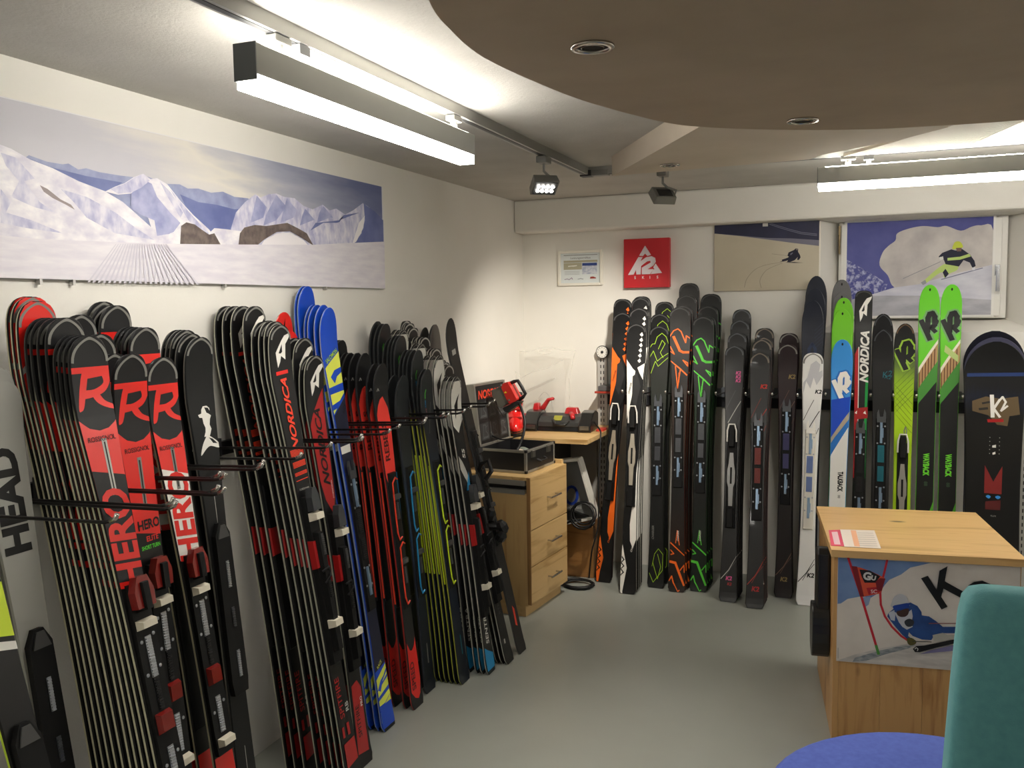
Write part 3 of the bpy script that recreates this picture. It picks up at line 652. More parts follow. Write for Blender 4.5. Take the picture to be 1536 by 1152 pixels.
def bind_rail(col, tread):
    """flat system plate with bright metal tracks"""
    def f(s, c, full):
        y = -s.thk(s.L*.45); P = [('binding_plate', slab(s, c-.27, c+.26, .027, 0, .009 if full else .004).mat(RUB if col is not WHITE else M((222, 218, 206), .45)).mesh('binding_plate'))]
        if full:
            P.append(('plate_nose', plate_poly(s, [(-.022, c+.24), (-.022, c+.29), (-.014, c+.31), (-.008, c+.27), (.008, c+.27), (.014, c+.31), (.022, c+.29), (.022, c+.24)], .004, .014, GUN if col is not WHITE else WHITE).mesh('plate_nose')))
            for z0, z1 in ((c+.13, c+.24), (c-.21, c-.1)): P.append(('metal_track', MB().mat(STEELB).box(-.007, .007, y-.015, y-.009, z0, z1, .002, 'front').box(.005, .011, y-.013, y-.009, z0+.03, z1-.03).mesh('metal_track')))
            P.append(('tread_pad', ratchet(s, c+.03, c+.12, 0, .016, .009, tread).mesh('tread_pad'))); P.append(('tread_pad', ratchet(s, c-.07, c+.01, 0, .015, .009, tread).mesh('tread_pad')))
            P += screws(s, [(-.018, c+.22), (.018, c+.22), (-.018, c+.13), (.018, c+.13), (-.018, c-.1), (.018, c-.1), (-.018, c-.17), (.018, c-.17)], .009)
        return P
    return f
def bind_wing(wing, plate):
    """toe wings in a light arch with a long tapering centre plate below"""
    def f(s, c, full):
        y = -s.thk(s.L*.45); P = [('binding_plate', slab(s, c-.28, c+.24, .027, 0, .01 if full else .004).mat(RUB).mesh('binding_plate'))]
        if full:
            P.append(('toe_unit', MB().mat(RUB).box(-.017, .017, y-.034, y-.01, c+.16, c+.28, .005, 'front').mesh('toe_unit')))
            P.append(('toe_wing', MB().mat(wing).tube([(-.025, y-.02, c+.19), (-.024, y-.03, c+.25), (-.015, y-.036, c+.285), (.015, y-.036, c+.285), (.024, y-.03, c+.25), (.025, y-.02, c+.19)], .0045, 6).mesh('toe_wing')))
            P.append(('centre_plate', plate_poly(s, [(-.01, c-.16), (.01, c-.16), (.013, c-.06), (.021, c-.03), (.021, c+.03), (.014, c+.07), (.009, c+.13), (-.009, c+.13), (-.014, c+.07), (-.021, c+.03), (-.021, c-.03), (-.013, c-.06)], .01, .016, plate).mat(RUB).box(-.005, .005, y-.0175, y-.016, c-.04, c+.05).mesh('centre_plate')))
            P.append(('heel_unit', MB().mat(RUB).box(-.02, .02, y-.03, y-.01, c-.28, c-.17, .006, 'front').mesh('heel_unit')))
        return P
    return f

# ---- styles: geometry, colours, prints
K2A = [[(-.85, .10), (-.25, .0)], [(-.25, .0), (.2, -.05)]]
def st_band(d, h, m): return ('P', 'T', [(-1, d), (1, d), (1, d+h), (-1, d+h)], m)
def R_items():
    return [st_band(.072, .014, RED), ('P', 'T', [(-1, .086), (1, .086), (1, .205), (.5, .222), (0, .226), (-.5, .218), (-1, .196)], CHAR), ('P', 'T', [(-1, .196), (-.5, .218), (0, .226), (.5, .222), (1, .205), (1, .5), (-1, .5)], RED),
            ('P', 'T', crom([(-.45, .084), (-.15, .084), (-.5, .16), (-.72, .175), (-.8, .165)], 4), RED), ('P', 'T', [(-.3, .084), (1, .082), (1, .094), (-.32, .1)], RED),
            ('P', 'T', crom([(.55, .09), (1, .092), (1, .104), (.7, .13), (.2, .142), (-.55, .146), (-.55, .128), (.1, .126), (.6, .112)], 4), RED), ('P', 'T', crom([(-.1, .13), (.2, .13), (.55, .155), (1, .168), (1, .178), (.5, .17), (.1, .155)], 4), RED)]
STY = {}
def style(k, desc, geo, top, side, items=(), texts=(), bind=None, bc=.5, rim=None, base=None): STY[k] = dict(desc=desc, geo=geo, top=top, side=side, items=list(items), texts=list(texts), bind=bind, bc=bc, rim=rim, base=base)
RACE = dict(wt=.058, wm=.035, wb=.048, tipr=.075, ex=2.7)
style('r_dark', 'black-tipped red R ski with red letters on black', RACE, CHAR, SD_IV, R_items()+[('P', 'T', [(-1, .318), (1, .342), (1, 3), (-1, 3)], M((26, 26, 28), .42, spec=.4)), ('P', 'B', [(-1, 0), (1, 0), (1, .3), (-1, .3)], RED), ('S', 'T', [(.1, .25), (.1, .38)], LGREY, .014), ('S', 'T', [(.1, .255), (.1, .375)], CHAR, .004)],
      [('ROSSIGNOL', 'T', .245, .0, .012, 0, BLK, .006, 0, .9), ('HERO', 'T', .495, .0, .074, 90, RED, .035, .15, .88)], bind_race, .49, (GREY, .06))
style('r_green', 'black-tipped red R ski with small green print', RACE, CHAR, SD_IV, R_items()+[('P', 'T', [(-1, .455), (1, .475), (1, 3), (-1, 3)], BLK), ('S', 'T', [(.05, .27), (.05, .4)], GREY, .013), ('S', 'T', [(.05, .275), (.05, .395)], CHAR, .005)],
      [('ROSSIGNOL', 'T', .245, .0, .012, 0, BLK, .006, 0, .9), ('HERO', 'T', .44, .004, .024, 0, BLK, .03, 0, .82), ('ELITE', 'T', .478, .01, .013, 0, RED, .03, 0, .95), ('SHORT TURN', 'T', .499, .002, .010, 0, GREEN, .03, 0, .72)], bind_race, .505, (GREY, .06))
style('r_white', 'black-tipped red R ski with red letters on white', RACE, CHAR, SD_IV, R_items()+[('P', 'T', [(-1, .3), (1, .328), (1, .57), (-1, .555)], WHITE), ('P', 'T', [(-1, .555), (1, .57), (1, 3), (-1, 3)], BLK), ('P', 'B', [(-1, 0), (1, 0), (1, .38), (-1, .38)], RED), ('S', 'T', [(.05, .25), (.05, .36)], GREY, .013), ('S', 'T', [(.05, .255), (.05, .355)], CHAR, .005)],
      [('ROSSIGNOL', 'T', .245, .0, .012, 0, BLK, .006, 0, .9), ('HERO', 'T', .445, .0, .07, 90, RED, .035, .15, .95)], bind_race, .50, (GREY, .06))
style('r_red', 'plain red-tipped ski with pale arcs', RACE, CHAR, IVORY, [('P', 'T', [(-1, .0), (1, .0), (1, .38), (-1, .38)], RED), ('P', 'T', crom([(-1, .16), (-.2, .135), (.6, .11), (1, .1), (1, .112), (.5, .124), (-.2, .148), (-1, .174)], 4), LGREY), st_band(.24, .012, LGREY), st_band(.37, 3, CHAR)], [], bind_race, .45, (GREY, .06))
ibex = [(-.2, 0), (.05, .0), (.1, .012), (.16, .03), (.1, .05), (.14, .075), (.2, .09), (.1, .1), (.02, .105), (-.05, .13), (.1, .126), (.16, .112), (.16, .124), (.06, .136), (-.1, .136), (-.18, .122), (-.2, .105), (-.34, .1), (-.3, .088), (-.18, .085), (-.16, .06), (-.1, .04), (-.12, .02)]
style('ibex', 'plain black ski with a white ibex emblem', dict(wt=.06, wm=.038, wb=.05, tipr=.08, ex=2.5), M((20, 21, 22), .5, spec=.35), GREY,
      [('P', 'T', [(.12+1.75*(x+.05), .292-y*.66) for x, y in ibex], WHITE), ('P', 'T', crom([(-.6, .345), (-.35, .315), (-.05, .296), (.1, .287), (.35, .294), (.95, .316), (.95, .332), (.3, .322), (-.1, .328)], 3), WHITE), ('P', 'T', [(.2, .296), (.5, .302), (.85, .318), (.5, .315)], M((20, 21, 22), .5, spec=.35)), ('S', 'T', [(.05, .45), (.05, .56)], LGREY, .0025), ('S', 'B', [(.05, .05), (.05, .3)], LGREY, .0025)], [], bind_long, .50, (GREY, .05))
def n_emblem(k, bg, fg=None):
    f = lambda L: [(u, .002+d*k) for u, d in L]
    return [('P', 'T', f([(.95, .022), (.35, .03), (.05, .045), (-.48, .08), (-.36, .125), (-.12, .108), (.0, .09), (.38, .102), (.44, .055), (.82, .035)]), fg or WHITE), ('P', 'T', f([(-.22, .082), (.1, .055), (.12, .078), (-.02, .083)]), bg)]
NB = n_emblem(1.08, CHAR)
style('nord_b', 'black ski with white N emblem and red lettering', RACE, M((20, 20, 21), .45, spec=.4), M((176, 174, 158), .5), NB+[('P', 'T', [(-.6, .15), (.5, .145), (.5, .157), (-.6, .162)], RED)]+[('P', 'T', [(-.8, d+.004*i), (.75, d+.004*i-.004), (.75, d+.0027+.004*i-.004), (-.8, d+.0027+.004*i)], ORED) for d, n in ((.41, 6), (.45, 5), (.485, 3), (.51, 1)) for i in range(n)]+[('P', 'B', [(-.75, .1), (.75, .11), (.75, .185), (-.75, .18)], DRED), ('P', 'B', [(-.7, .2), (-.4, .2), (-.4, .235), (-.7, .235)], DRED), ('P', 'B', [(0, .2), (.35, .2), (.35, .24), (0, .24)], DRED)],
      [('NORDICA', 'T', .295, -.004, .031, 90, ORED, .03, .35, 1.2), ('SPITFIRE', 'B', .33, -.014, .024, 90, DRED, .01, 0, 1.1), ('RB', 'B', .29, .018, .018, 90, LGREY, .01, 0, 1.1), ('DOBERMANN', 'T', .54, .0, .006, 0, LGREY, 0, 0, 1)], bind_nord, .50, (GREY, .045))
style('nord_r', 'black-tipped ski with white N emblem and red body', RACE, M((22, 22, 23), .45, spec=.4), M((176, 174, 158), .5), NB+[('P', 'T', [(-1, .24), (-.5, .2), (.1, .16), (.75, .115), (.75, .5), (.3, .56), (-.6, .5), (-1, .42)], DRED), ('P', 'B', [(-.85, .05), (.6, .04), (.7, .27), (.2, .3), (-.75, .29)], DRED)],
      [('NORDICA', 'T', .32, -.004, .036, 90, BLK, .03, .35, 1.15), ('SPITFIRE', 'B', .16, -.012, .022, 90, BLK, .01, 0, 1.0), ('PRO', 'B', .22, .018, .013, 90, WHITE, .02, 0, 1.0), ('DOBERMANN', 'T', .47, .022, .006, 90, WHITE, 0, 0, 1.2)], bind_nord, .47, (GREY, .045))
style('atomic', 'red-tipped ski with a small black mark', dict(wt=.056, wm=.034, wb=.047, tipr=.08, ex=2.2), RED, LGREY, [('P', 'T', [(-.3, .075), (.12, .02), (.05, .075)], BLK), ('P', 'T', [(.2, .075), (.45, .06), (.4, .085), (.2, .09)], BLK), ('P', 'T', [(-1, .2), (1, .2), (1, 3), (-1, 3)], CHAR)], [], bind_nord, .45)
zz = lambda b: [('P', 'B', [(-.95, l0), (.95, r0), (.95, r1), (-.95, l1)], YEL) for l0, l1, r0, r1 in ((.162, .2, .198, .24), (.134, .158, .156, .188), (.082, .12, .12, .14), (.036, .078, .088, .118))]+[('P', 'B', [(-.9, .162), (-.3, .19), (.3, .2), (.95, .222), (.95, .21), (.1, .186), (-.5, .15)], BLUE)]
style('salomon', 'bright blue ski with yellow slashes', dict(wt=.056, wm=.034, wb=.048, tipr=.095, ex=2.2), BLUE, M((150, 165, 190), .4),
      [('P', 'T', [(-1, .225), (.95, .165), (.95, .33), (-1, .4)], YEL), ('P', 'T', [(-.5, .26), (.1, .235), (.95, .225), (.95, .245), (.3, .26), (-.1, .285)], BLUE), ('P', 'T', [(-1, .3), (.95, .285), (.95, .315), (-1, .325)], BLUE), ('P', 'T', [(-1, .365), (.2, .352), (.95, .325), (.95, .345), (.0, .375), (-1, .385)], BLUE), ('P', 'T', [(-1, .405), (.95, .34), (.95, .37), (-1, .44)], NAVY), ('P', 'T', [(-1, .44), (.95, .37), (.95, 3), (-1, 3)], NAVY), ('P', 'T', [(-.9, .525), (.7, .52), (.7, .55), (-.9, .553)], WHITE), ('P', 'B', [(-1, 0), (1, 0), (1, .245), (-1, .23)], BLUE)]+zz(.02)+[('P', 'B', [(-1, 0), (1, 0), (1, .012), (-1, .012)], BLK), ('P', 'B', [(.0, .05), (.3, .05), (.3, .075), (0, .075)], LGREY)],
      [('SALOMON', 'T', .18, -.002, .016, 28, LIME2, .02, 0, .85), ('RACE', 'T', .385, .028, .012, 62, BLK, .02, 0, .9), ('RACE', 'B', .25, -.005, .012, 30, YEL, .02, 0, .9)], bind_rail(BLK, CHAR), .45)
style('head_r', 'black-tipped ski with orange-red centre and black letters', dict(wt=.056, wm=.034, wb=.05, tipr=.095, ex=2.2), M((24, 24, 26), .42, coat=.1), SD_RED,
      [('P', 'T', [(-.9, .2), (-.6, .165), (-.3, .14), (.1, .13), (.45, .155), (.75, .18), (.95, .23), (.95, .42), (.8, .478), (.2, .45), (-.5, .49), (-.95, .45)], M((240, 62, 52), .4, coat=.1)), ('P', 'T', [(.2, .455), (.75, .475), (.75, .5), (-.55, .51), (-.45, .475)], LGREY), ('P', 'B', [(-.9, .27), (-.4, .235), (.0, .23), (.5, .245), (.85, .275), (.9, .1), (.6, .045), (.2, .03), (-.3, .04), (-.85, .07)], M((226, 36, 30), .4, coat=.1))],
      [('REBELS', 'T', .31, -.008, .034, 90, M((80, 22, 20), .4), .03, 0, 1.05), ('SPEED', 'B', .13, -.014, .03, 90, M((96, 16, 18), .4), .03, 0, 1.0), ('^', 'T', .105, -.03, .02, 0, LGREY, .01, 0, 1.6)], bind_loop(ORED), .5)
style('head_dark', 'slate grey ski fading to blue', dict(wt=.056, wm=.036, wb=.05, tipr=.09, ex=2.2), G_SUPER, M((40, 42, 46), .4), [('S', 'T', [(.3, .17), (.33, .2)], LGREY, .003), ('S', 'B', [(.1, .12), (.1, .2)], GREY, .008)], [], bind_loop(CYAN), .52)
style('head_super', 'slate ski with small rainbow script and lime edges', dict(wt=.056, wm=.036, wb=.05, tipr=.095, ex=2.2), G_SUPER, SD_LIME, [('S', 'T', [(-.35, .1), (-.2, .085)], GREEN, .005), ('S', 'T', [(-.35, .1), (-.35, .12)], GREEN, .004), ('S', 'T', [(.5, .14), (-.3, .27)], GREY, .002), ('S', 'B', [(.2, .12), (.2, .2)], TEAL, .008)],
      [('SUPER', 'T', .145, -.02, .008, 90, CYAN, .01, .3, 1.0), ('SHAPE', 'T', .18, -.018, .008, 90, M((190, 120, 120), .4), .01, .3, 1.0)], bind_loop(NEON), .52)
style('nord_w', 'white-tipped ski with a black N emblem', dict(wt=.054, wm=.034, wb=.046, tipr=.085, ex=2.4), M((18, 18, 19), .42, coat=.08), M((170, 166, 156), .45),
      [('P', 'T', [(-1, .02), (1, .02), (1, .19), (.3, .22), (-.1, .245), (-1, .21)], M((226, 224, 216), .4)), ('P', 'T', [(.55, .075), (.2, .09), (-.4, .125), (-.32, .185), (-.1, .16), (.0, .145), (.2, .155), (.25, .11)], BLK), ('P', 'T', [(-1, .34), (-.3, .37), (.2, .4), (.8, .45), (.3, .47), (-1, .4)], LGREY), ('P', 'T', [(-.2, .5), (.9, .42), (.9, .56), (.5, .6), (-.4, .56)], CYAN), ('P', 'B', [(-.9, .015), (.9, .015), (.95, .075), (-.2, .1), (-.95, .12)], CYAN)],
      [('SENTRA', 'B', .2, .0, .028, 90, WHITE, .01, .2, 1.05), ('S5', 'T', .34, .01, .026, 90, WHITE, .02, .2, 1.2)], bind_nord, .45, (GREY, .05))
style('black_w', 'black square-tipped ski with pale rim', dict(wt=.052, wm=.034, wb=.046, tipr=.05, ex=4.0), M((15, 15, 16), .42, coat=.08), M((176, 172, 160), .45), [('P', 'T', [(-.5, .06), (.5, .055), (.5, .062), (-.5, .068)], LGREY), ('P', 'T', [(-.5, .09), (.3, .085), (.3, .092), (-.5, .097)], LGREY), ('P', 'B', [(-.4, .09), (-.1, .09), (-.1, .11), (-.4, .11)], LGREY)], [('RTM', 'B', .25, .0, .02, 90, DGREY, .01, 0, 1)], bind_nord, .45, (LGREY, .04))
style('tour_b', 'long charcoal touring ski with a pale sticker', dict(wt=.056, wm=.042, wb=.05, tipr=.1, ex=2.0), M((32, 31, 30), .55), DGREY, [('P', 'T', [(-.4, .15), (.35, .14), (.35, .165), (-.4, .175)], LGREY), ('P', 'B', [(-.2, .13), (.2, .12), (.3, .2), (-.1, .22)], ORED)], [], bind_loop(CHAR), .5)
style('tour_g', 'grey-topped touring ski standing in the corner', dict(wt=.056, wm=.042, wb=.05, tipr=.1, ex=2.0), M((104, 100, 95), .55), DGREY, [('P', 'T', [(-.4, .17), (.35, .16), (.35, .18), (-.4, .19)], LGREY)], [], bind_loop(CHAR), .5)
hd = M((178, 178, 172), .45)
style('head_grey', 'light grey ski with big black block letters', dict(wt=.062, wm=.04, wb=.054, tipr=.08, ex=2.6), hd, M((120, 120, 116), .5), [('S', 'B', [(-.2, .74), (.15, .752), (.3, .73), (.15, .71), (-.15, .715), (-.1, .735)], BLK, .006)], [('HEAD', 'T', .275, -.004, .062, 90, M((16, 16, 17), .45), .05, 0, 1.05)], bind_long, .46, None)
style('head_neon', 'black ski with a neon yellow panel', dict(wt=.062, wm=.04, wb=.054, tipr=.08, ex=2.6), BLK, M((190, 214, 50), .45), [('P', 'T', [(-1, .5), (1, .5), (1, .62), (-1, .6)], NEON), ('P', 'T', [(-1, .61), (1, .632), (1, .65), (-1, .63)], WHITE), ('P', 'B', [(-1, .2), (1, .2), (1, .23), (-1, .24)], NEON)], [], bind_long, .35, None)
# back wall
K2G = dict(wt=.057, wm=.037, wb=.05, tipr=.07, ex=3.0, rise=.025)
def tri_marks(m, n, d0): return [q for i in range(n) for q in (('P', 'T', [(.05+.6*(.5-.06*i), d0+i*.03), (.3+.6*(.5-.06*i), d0-.014+i*.03), (.42+.6*(.5-.06*i), d0+.004+i*.03), (.25+.6*(.5-.06*i), d0+.012+i*.03)], m),)]
def wave_marks(m): return [('P', 'B', [(-1, 0), (-.7, 0), (-.2, .14), (-.9, .27), (-1, .25)], m)]+[('S', 'B', [(-.95, .03+.035*i), (-.6, .045+.035*i), (-.9, .06+.035*i)], BLK, .007) for i in range(5)]
def charger(m): return tri_marks(m, 6, .06)+[('P', 'T', [(-1, .2), (-.3, .255), (.0, .27), (-.35, .42), (-.95, .55), (-1, .5)], m), ('P', 'T', [(.2, .25), (.95, .225), (.9, .32), (.45, .28)], m), ('P', 'T', [(-.3, .3), (.2, .28), (.7, .36), (.2, .48), (-.3, .44)], M((30, 30, 31), .5)), ('P', 'B', [(.0, .38), (.9, .75), (.95, .3), (.5, .25), (.1, .29)], m)]+wave_marks(m)
style('k_orange', 'black ski with orange wedge and zigzag tail', K2G, BLK, M((90, 34, 24), .4), charger(ORANGE), [('CHARGER', 'T', .37, -.028, .010, 78, BLK, .01, .3, 1), ('CHARGER', 'B', .26, .02, .010, 75, ORANGE, .01, .3, 1)], bind_wing(WHITE, M((168, 156, 138), .4, .4)), .48, (DGREY, .045))
style('k_white', 'black ski with white wedge and white zigzag tail', K2G, BLK, M((198, 196, 184), .5), charger(WHITE), [('CHARGER', 'T', .37, -.028, .010, 78, BLK, .01, .3, 1), ('CHARGER', 'B', .26, .02, .010, 75, WHITE, .01, .3, 1)], bind_wing(WHITE, M((176, 168, 152), .4, .4)), .5, (DGREY, .045))
def k2lines(m, w, dz=0):
    return [('S', 'T', [(-.95, .16+dz), (-.6, .13+dz), (-.2, .12+dz), (.1, .135+dz), (.3, .165+dz), (.55, .2+dz), (.6, .16+dz), (.95, .175+dz)], m, w), ('S', 'T', [(-.6, .165+dz), (.0, .245+dz), (.35, .255+dz), (.95, .255+dz)], m, w*2.2), ('S', 'T', [(-.95, .22+dz), (-.55, .265+dz), (-.95, .25+dz)], m, w), ('S', 'T', [(-.95, .305+dz), (.1, .35+dz), (.85, .385+dz)], m, w*1.3), ('S', 'T', [(.35, .3+dz), (.9, .335+dz), (.85, .315+dz), (.35, .3+dz)], m, w), ('S', 'T', [(-.45, .335+dz), (-.2, .46+dz), (.1, .35+dz)], m, w),
            ('S', 'B', [(-.9, .27), (.95, .205)], m, w*1.4), ('S', 'B', [(-.9, .165), (-.2, .16), (.85, .04)], m, w*2.4), ('S', 'B', [(-.9, .06), (-.6, .085), (-.4, .05), (.2, .0), (.35, .01)], m, w*1.2), ('S', 'B', [(.4, .12), (.9, .15), (.9, .11)], m, w), ('S', 'B', [(-.2, .27), (.0, .34), (.3, .26)], m, w*.9), ('S', 'B', [(-.85, .23), (-.4, .21), (-.8, .205)], m, w)]
style('k_amp', 'olive black ski with thin green outlined logo', K2G, G_AMP, DGREEN, [('S', 'T', [(-.95, .12), (-.7, .1), (-.45, .1), (-.2, .06), (.3, .04), (.7, .06), (.95, .1)], LIME2, .0028), ('S', 'T', [(-.95, .175), (-.6, .14), (-.2, .2), (.2, .18), (.9, .155)], LIME2, .0028), ('S', 'T', [(-.9, .27), (-.4, .2), (-.1, .23), (.9, .18)], LIME2, .0028), ('S', 'T', [(-.1, .13), (.3, .08), (.6, .1), (.1, .15), (.4, .18)], LIME2, .0028), ('S', 'B', [(-.8, .08), (-.3, .03), (.8, .1), (.9, .19), (.3, .22), (-.2, .19), (-.5, .12)], LIME2, .0026), ('S', 'B', [(-.4, .14), (.2, .05), (.6, .12), (.2, .19)], LIME2, .0026)],
      [('CHARGER', 'T', .5, .012, .013, 90, GREY, .01, .2, 1), ('CHARGER', 'B', .31, -.02, .012, 90, GREY, .01, .2, 1)], bind_rail(BLK, GUN), .53, (DGREY, .045))
style('k_line', 'black ski with orange line logo', dict(K2G, wt=.060), G_ORG, M((150, 48, 30), .45), k2lines(ORANGE, .006), [('CHARGER', 'T', .4, -.003, .009, 86, ORANGE, .01, .2, 1), ('CHARGER', 'B', .31, .004, .010, 90, WHITE, .01, .2, .9)], bind_rail(BLK, GUN), .53, (DGREY, .045))
style('k_green', 'black ski with green line logo', dict(K2G, wt=.060), G_GRN, M((52, 120, 50), .45), k2lines(GREEN, .006), [('CHARGER', 'T', .42, -.003, .009, 86, GREEN, .01, .2, 1), ('CHARGER', 'B', .31, .004, .010, 90, WHITE, .01, .2, .9)], bind_rail(BLK, GUN), .53, (DGREY, .045))
def slash(m, m2): return [('S', 'T', [(-.9, .36), (-.3, .3), (.2, .25)], m2, .003), ('S', 'T', [(-.6, .43), (.0, .38), (.85, .31)], m, .004), ('S', 'T', [(-.2, .55), (.4, .46), (.9, .4)], m2, .003), ('S', 'B', [(-.9, .12), (.0, .17), (.95, .245)], m, .004), ('S', 'B', [(-.4, .13), (.2, .18), (.9, .22)], m2, .003)]
style('k_pink', 'black ski with a pink stacked logo', dict(K2G, wt=.053), M((18, 18, 19), .4, coat=.1), M((150, 146, 142), .45), slash(LGREY, DGREY), [('K2', 'T', .15, .022, .017, 0, PINK, .04, .2, 1), ('K2', 'T', .172, .022, .017, 0, PINK, .04, .2, 1), ('K2', 'T', .194, .022, .017, 0, PINK, .04, .2, 1), ('K2', 'B', .125, .0, .02, 0, PINK, .04, .2, 1), ('K2', 'B', .095, .004, .014, 0, DRED, .04, .2, 1)], bind_wing(WHITE, M((150, 150, 148), .4, .5)), .48, (GUN, .05))
style('k_red', 'black ski with a red logo and red scratches', dict(K2G, wt=.053), G_SLATE, M((134, 52, 44), .45), slash(M((176, 50, 38), .4), M((130, 44, 36), .4)), [('K2', 'T', .185, .022, .022, 0, M((196, 44, 32), .4), .04, .2, 1), ('K2', 'B', .1, .0, .024, 0, DRED, .04, .2, 1)], bind_rail(BLK, M((120, 30, 18), .4)), .53, (M((118, 108, 98), .3, .5), .055))
style('k_maroon', 'dark maroon ski with a gold logo', dict(K2G, wt=.053), G_MAR, M((58, 30, 34), .45), slash(M((120, 88, 74), .4), M((96, 66, 58), .4)), [('K2', 'T', .175, .022, .022, 0, GOLD, .04, .2, 1), ('K2', 'B', .1, .0, .022, 0, GOLD, .04, .2, 1)], bind_rail(BLK, M((66, 64, 110), .4)), .56, (GREY, .05))
style('k_wht', 'white marbled ski with black scratches', dict(K2G, wt=.053), G_WHITE, M((214, 212, 206), .45), [('P', 'T', [(-.9, .16), (-.5, .13), (-.2, .06), (.3, .04), (.7, .06), (.6, .1), (.9, .09), (.95, .12), (.4, .17), (.1, .13), (-.2, .19), (-.6, .15), (-.9, .22)], M((196, 196, 200), .4))]+slash(CHAR, DGREY), [('K2', 'T', .205, .03, .02, 0, BLK, .04, .2, 1), ('K2', 'B', .16, .02, .022, 0, BLK, .04, .2, 1)], bind_rail(WHITE, M((110, 130, 180), .4)), .5, (GREY, .055))
FRD = dict(wt=.052, wm=.042, wb=.046, tipr=.12, ex=2.3, rise=.03)
style('k_navy', 'wide near-black navy powder ski', dict(FRD, wt=.057, tipr=.13, ex=2.1), DNAVY, M((26, 28, 34), .4), [('S', 'T', [(-.3, .34), (-.3, .26), (.0, .23), (.3, .26), (.3, .34)], M((22, 38, 70), .4), .014)]+[('S', 'T', [(.2, .16+.02*i), (.9, .12+.02*i)], M((44, 52, 74), .4), .0015) for i in range(6)], [], bind_rail(BLK, CHAR), .5)
def tipdot(): return ('P', 'T', [(.13*math.cos(a), .024+.0075*math.sin(a)) for a in [i*math.pi/5 for i in range(10)]], BLK)
style('k_grey', 'wide plain grey powder ski with a tip hole', FRD, M((104, 104, 104), .45), DGREY, [tipdot()], [], bind_rail(BLK, CHAR), .5)
style('k_lime', 'wide plain lime green powder ski with a tip hole', FRD, M((112, 196, 38), .4, coat=.2), M((90, 150, 44), .45), [tipdot()], [], bind_rail(BLK, CHAR), .5)
way = lambda mk, mo: [tipdot()]
KB = [(-.75, .13), (-.5, .115), (.0, .17)]
def k2big(fill, out, d):
    """slanted block K and 2"""
    r = []
    for m, k in ((out, .016), (fill, .0)):
        W = .022+k
        r += [('S', 'T', [(-.72, d+.03), (.12, d+.125)], m, W), ('S', 'T', [(-.1, d+.085), (-.1, d+.015), (.06, d-.008), (.32, d-.012), (.55, d+.008), (.55, d+.05)], m, W), ('S', 'T', [(.55, d+.05), (.18, d+.062), (.62, d+.085)], m, W*.85), ('S', 'T', [(.5, d+.06), (.9, d+.028)], m, W*.7)]
    return r
style('k_way', 'bright green wide ski with black slanted logo', dict(FRD, wt=.050), M((104, 202, 44), .35, coat=.2), M((64, 120, 44), .45),
      [tipdot()]+k2big(BLK, M((110, 160, 100), .4), .155)+[('P', 'T', [(-1, .43), (.95, .28), (.95, .3), (-1, .46)], M((232, 226, 206), .4)), ('P', 'T', [(-1, .46), (.95, .3), (.95, .4), (-1, .54)], M((178, 140, 96), .4))]+[('P', 'T', [(-.9+.3*i, .455-.024*i), (-.8+.3*i, .447-.024*i), (-.8+.3*i, .53-.022*i), (-.9+.3*i, .536-.022*i)], M((96, 60, 34), .4)) for i in range(6)]+[('P', 'T', [(-1, .54), (.95, .395), (.95, .5), (-1, .62)], M((70, 140, 56), .4)), ('P', 'T', [(-1, .62), (.95, .5), (.95, 3), (-1, 3)], M((15, 16, 16), .45)), ('P', 'T', [(.95, 1.12), (.2, 1.22), (-1, 1.36), (-1, 1.6), (.95, 1.6)], M((84, 170, 46), .4))],
      [('WAYBACK', 'T', .93, .004, .026, -90, M((110, 214, 50), .4), .05, 0, .62), ('88', 'T', 1.03, .004, .016, -90, M((60, 84, 60), .4), .02, 0, 1)], None, .5)
STY['k_way2'] = dict(STY['k_way'], items=STY['k_way']['items']+[('P', 'T', [(-.6, .345), (-.5, .31), (.8, .365), (.8, .4)], M((176, 196, 120), .5))])
style('k_talk', 'sky blue wide ski with white logo and white lower half', dict(FRD, wt=.054), SKYB, M((140, 160, 180), .45),
      [tipdot()]+k2big(WHITE, M((28, 108, 196), .4), .19)+[('P', 'T', [(-1, .32), (.95, .3), (.95, .38), (-1, .6)], BLUE), ('P', 'T', [(-1, .52), (.95, .38), (.95, .42), (-1, .55)], M((176, 164, 142), .4)), ('P', 'T', [(-1, .55), (.95, .42), (.95, .46), (-1, .62)], M((34, 110, 190), .4)), ('P', 'T', [(-1, .62), (.95, .46), (.95, 3), (-1, 3)], M((228, 227, 222), .4))],
      [('TALKBACK', 'T', .75, .012, .024, -90, BLK, .05, 0, .6), ('88', 'T', .83, .008, .012, -90, GREY, .02, 0, 1)], None, .5)
style('k_dober', 'black race ski with white lettering and green stripe', dict(RACE, wt=.044, wm=.033, wb=.04, tipr=.05, ex=3.2), M((15, 15, 16), .42, coat=.08), LGREY,
      n_emblem(1.3, M((15, 15, 16), .42, coat=.08))+[('P', 'T', [(-.95, .34), (-.5, .3), (-.45, 1), (-.95, 1)], M((190, 30, 36), .4)), ('P', 'T', [(-.5, .3), (-.38, .3), (-.35, 1), (-.45, 1)], WHITE), ('P', 'T', [(.5, .47), (.85, .46), (.85, 1), (.5, 1)], M((24, 160, 70), .4)), ('P', 'T', [(-.95, .63), (.95, .62), (.95, .68), (-.95, .69)], DRED), ('P', 'T', [(-.9, .654), (-.55, .64), (-.6, .66)], WHITE), ('P', 'T', [(.3, .654), (.6, .64), (.75, .66)], WHITE)],
      [('NORDICA', 'T', .355, .01, .04, 90, WHITE, .04, .3, 1.05)], bind_rail(BLK, CHAR), .4, (DGREY, .03))
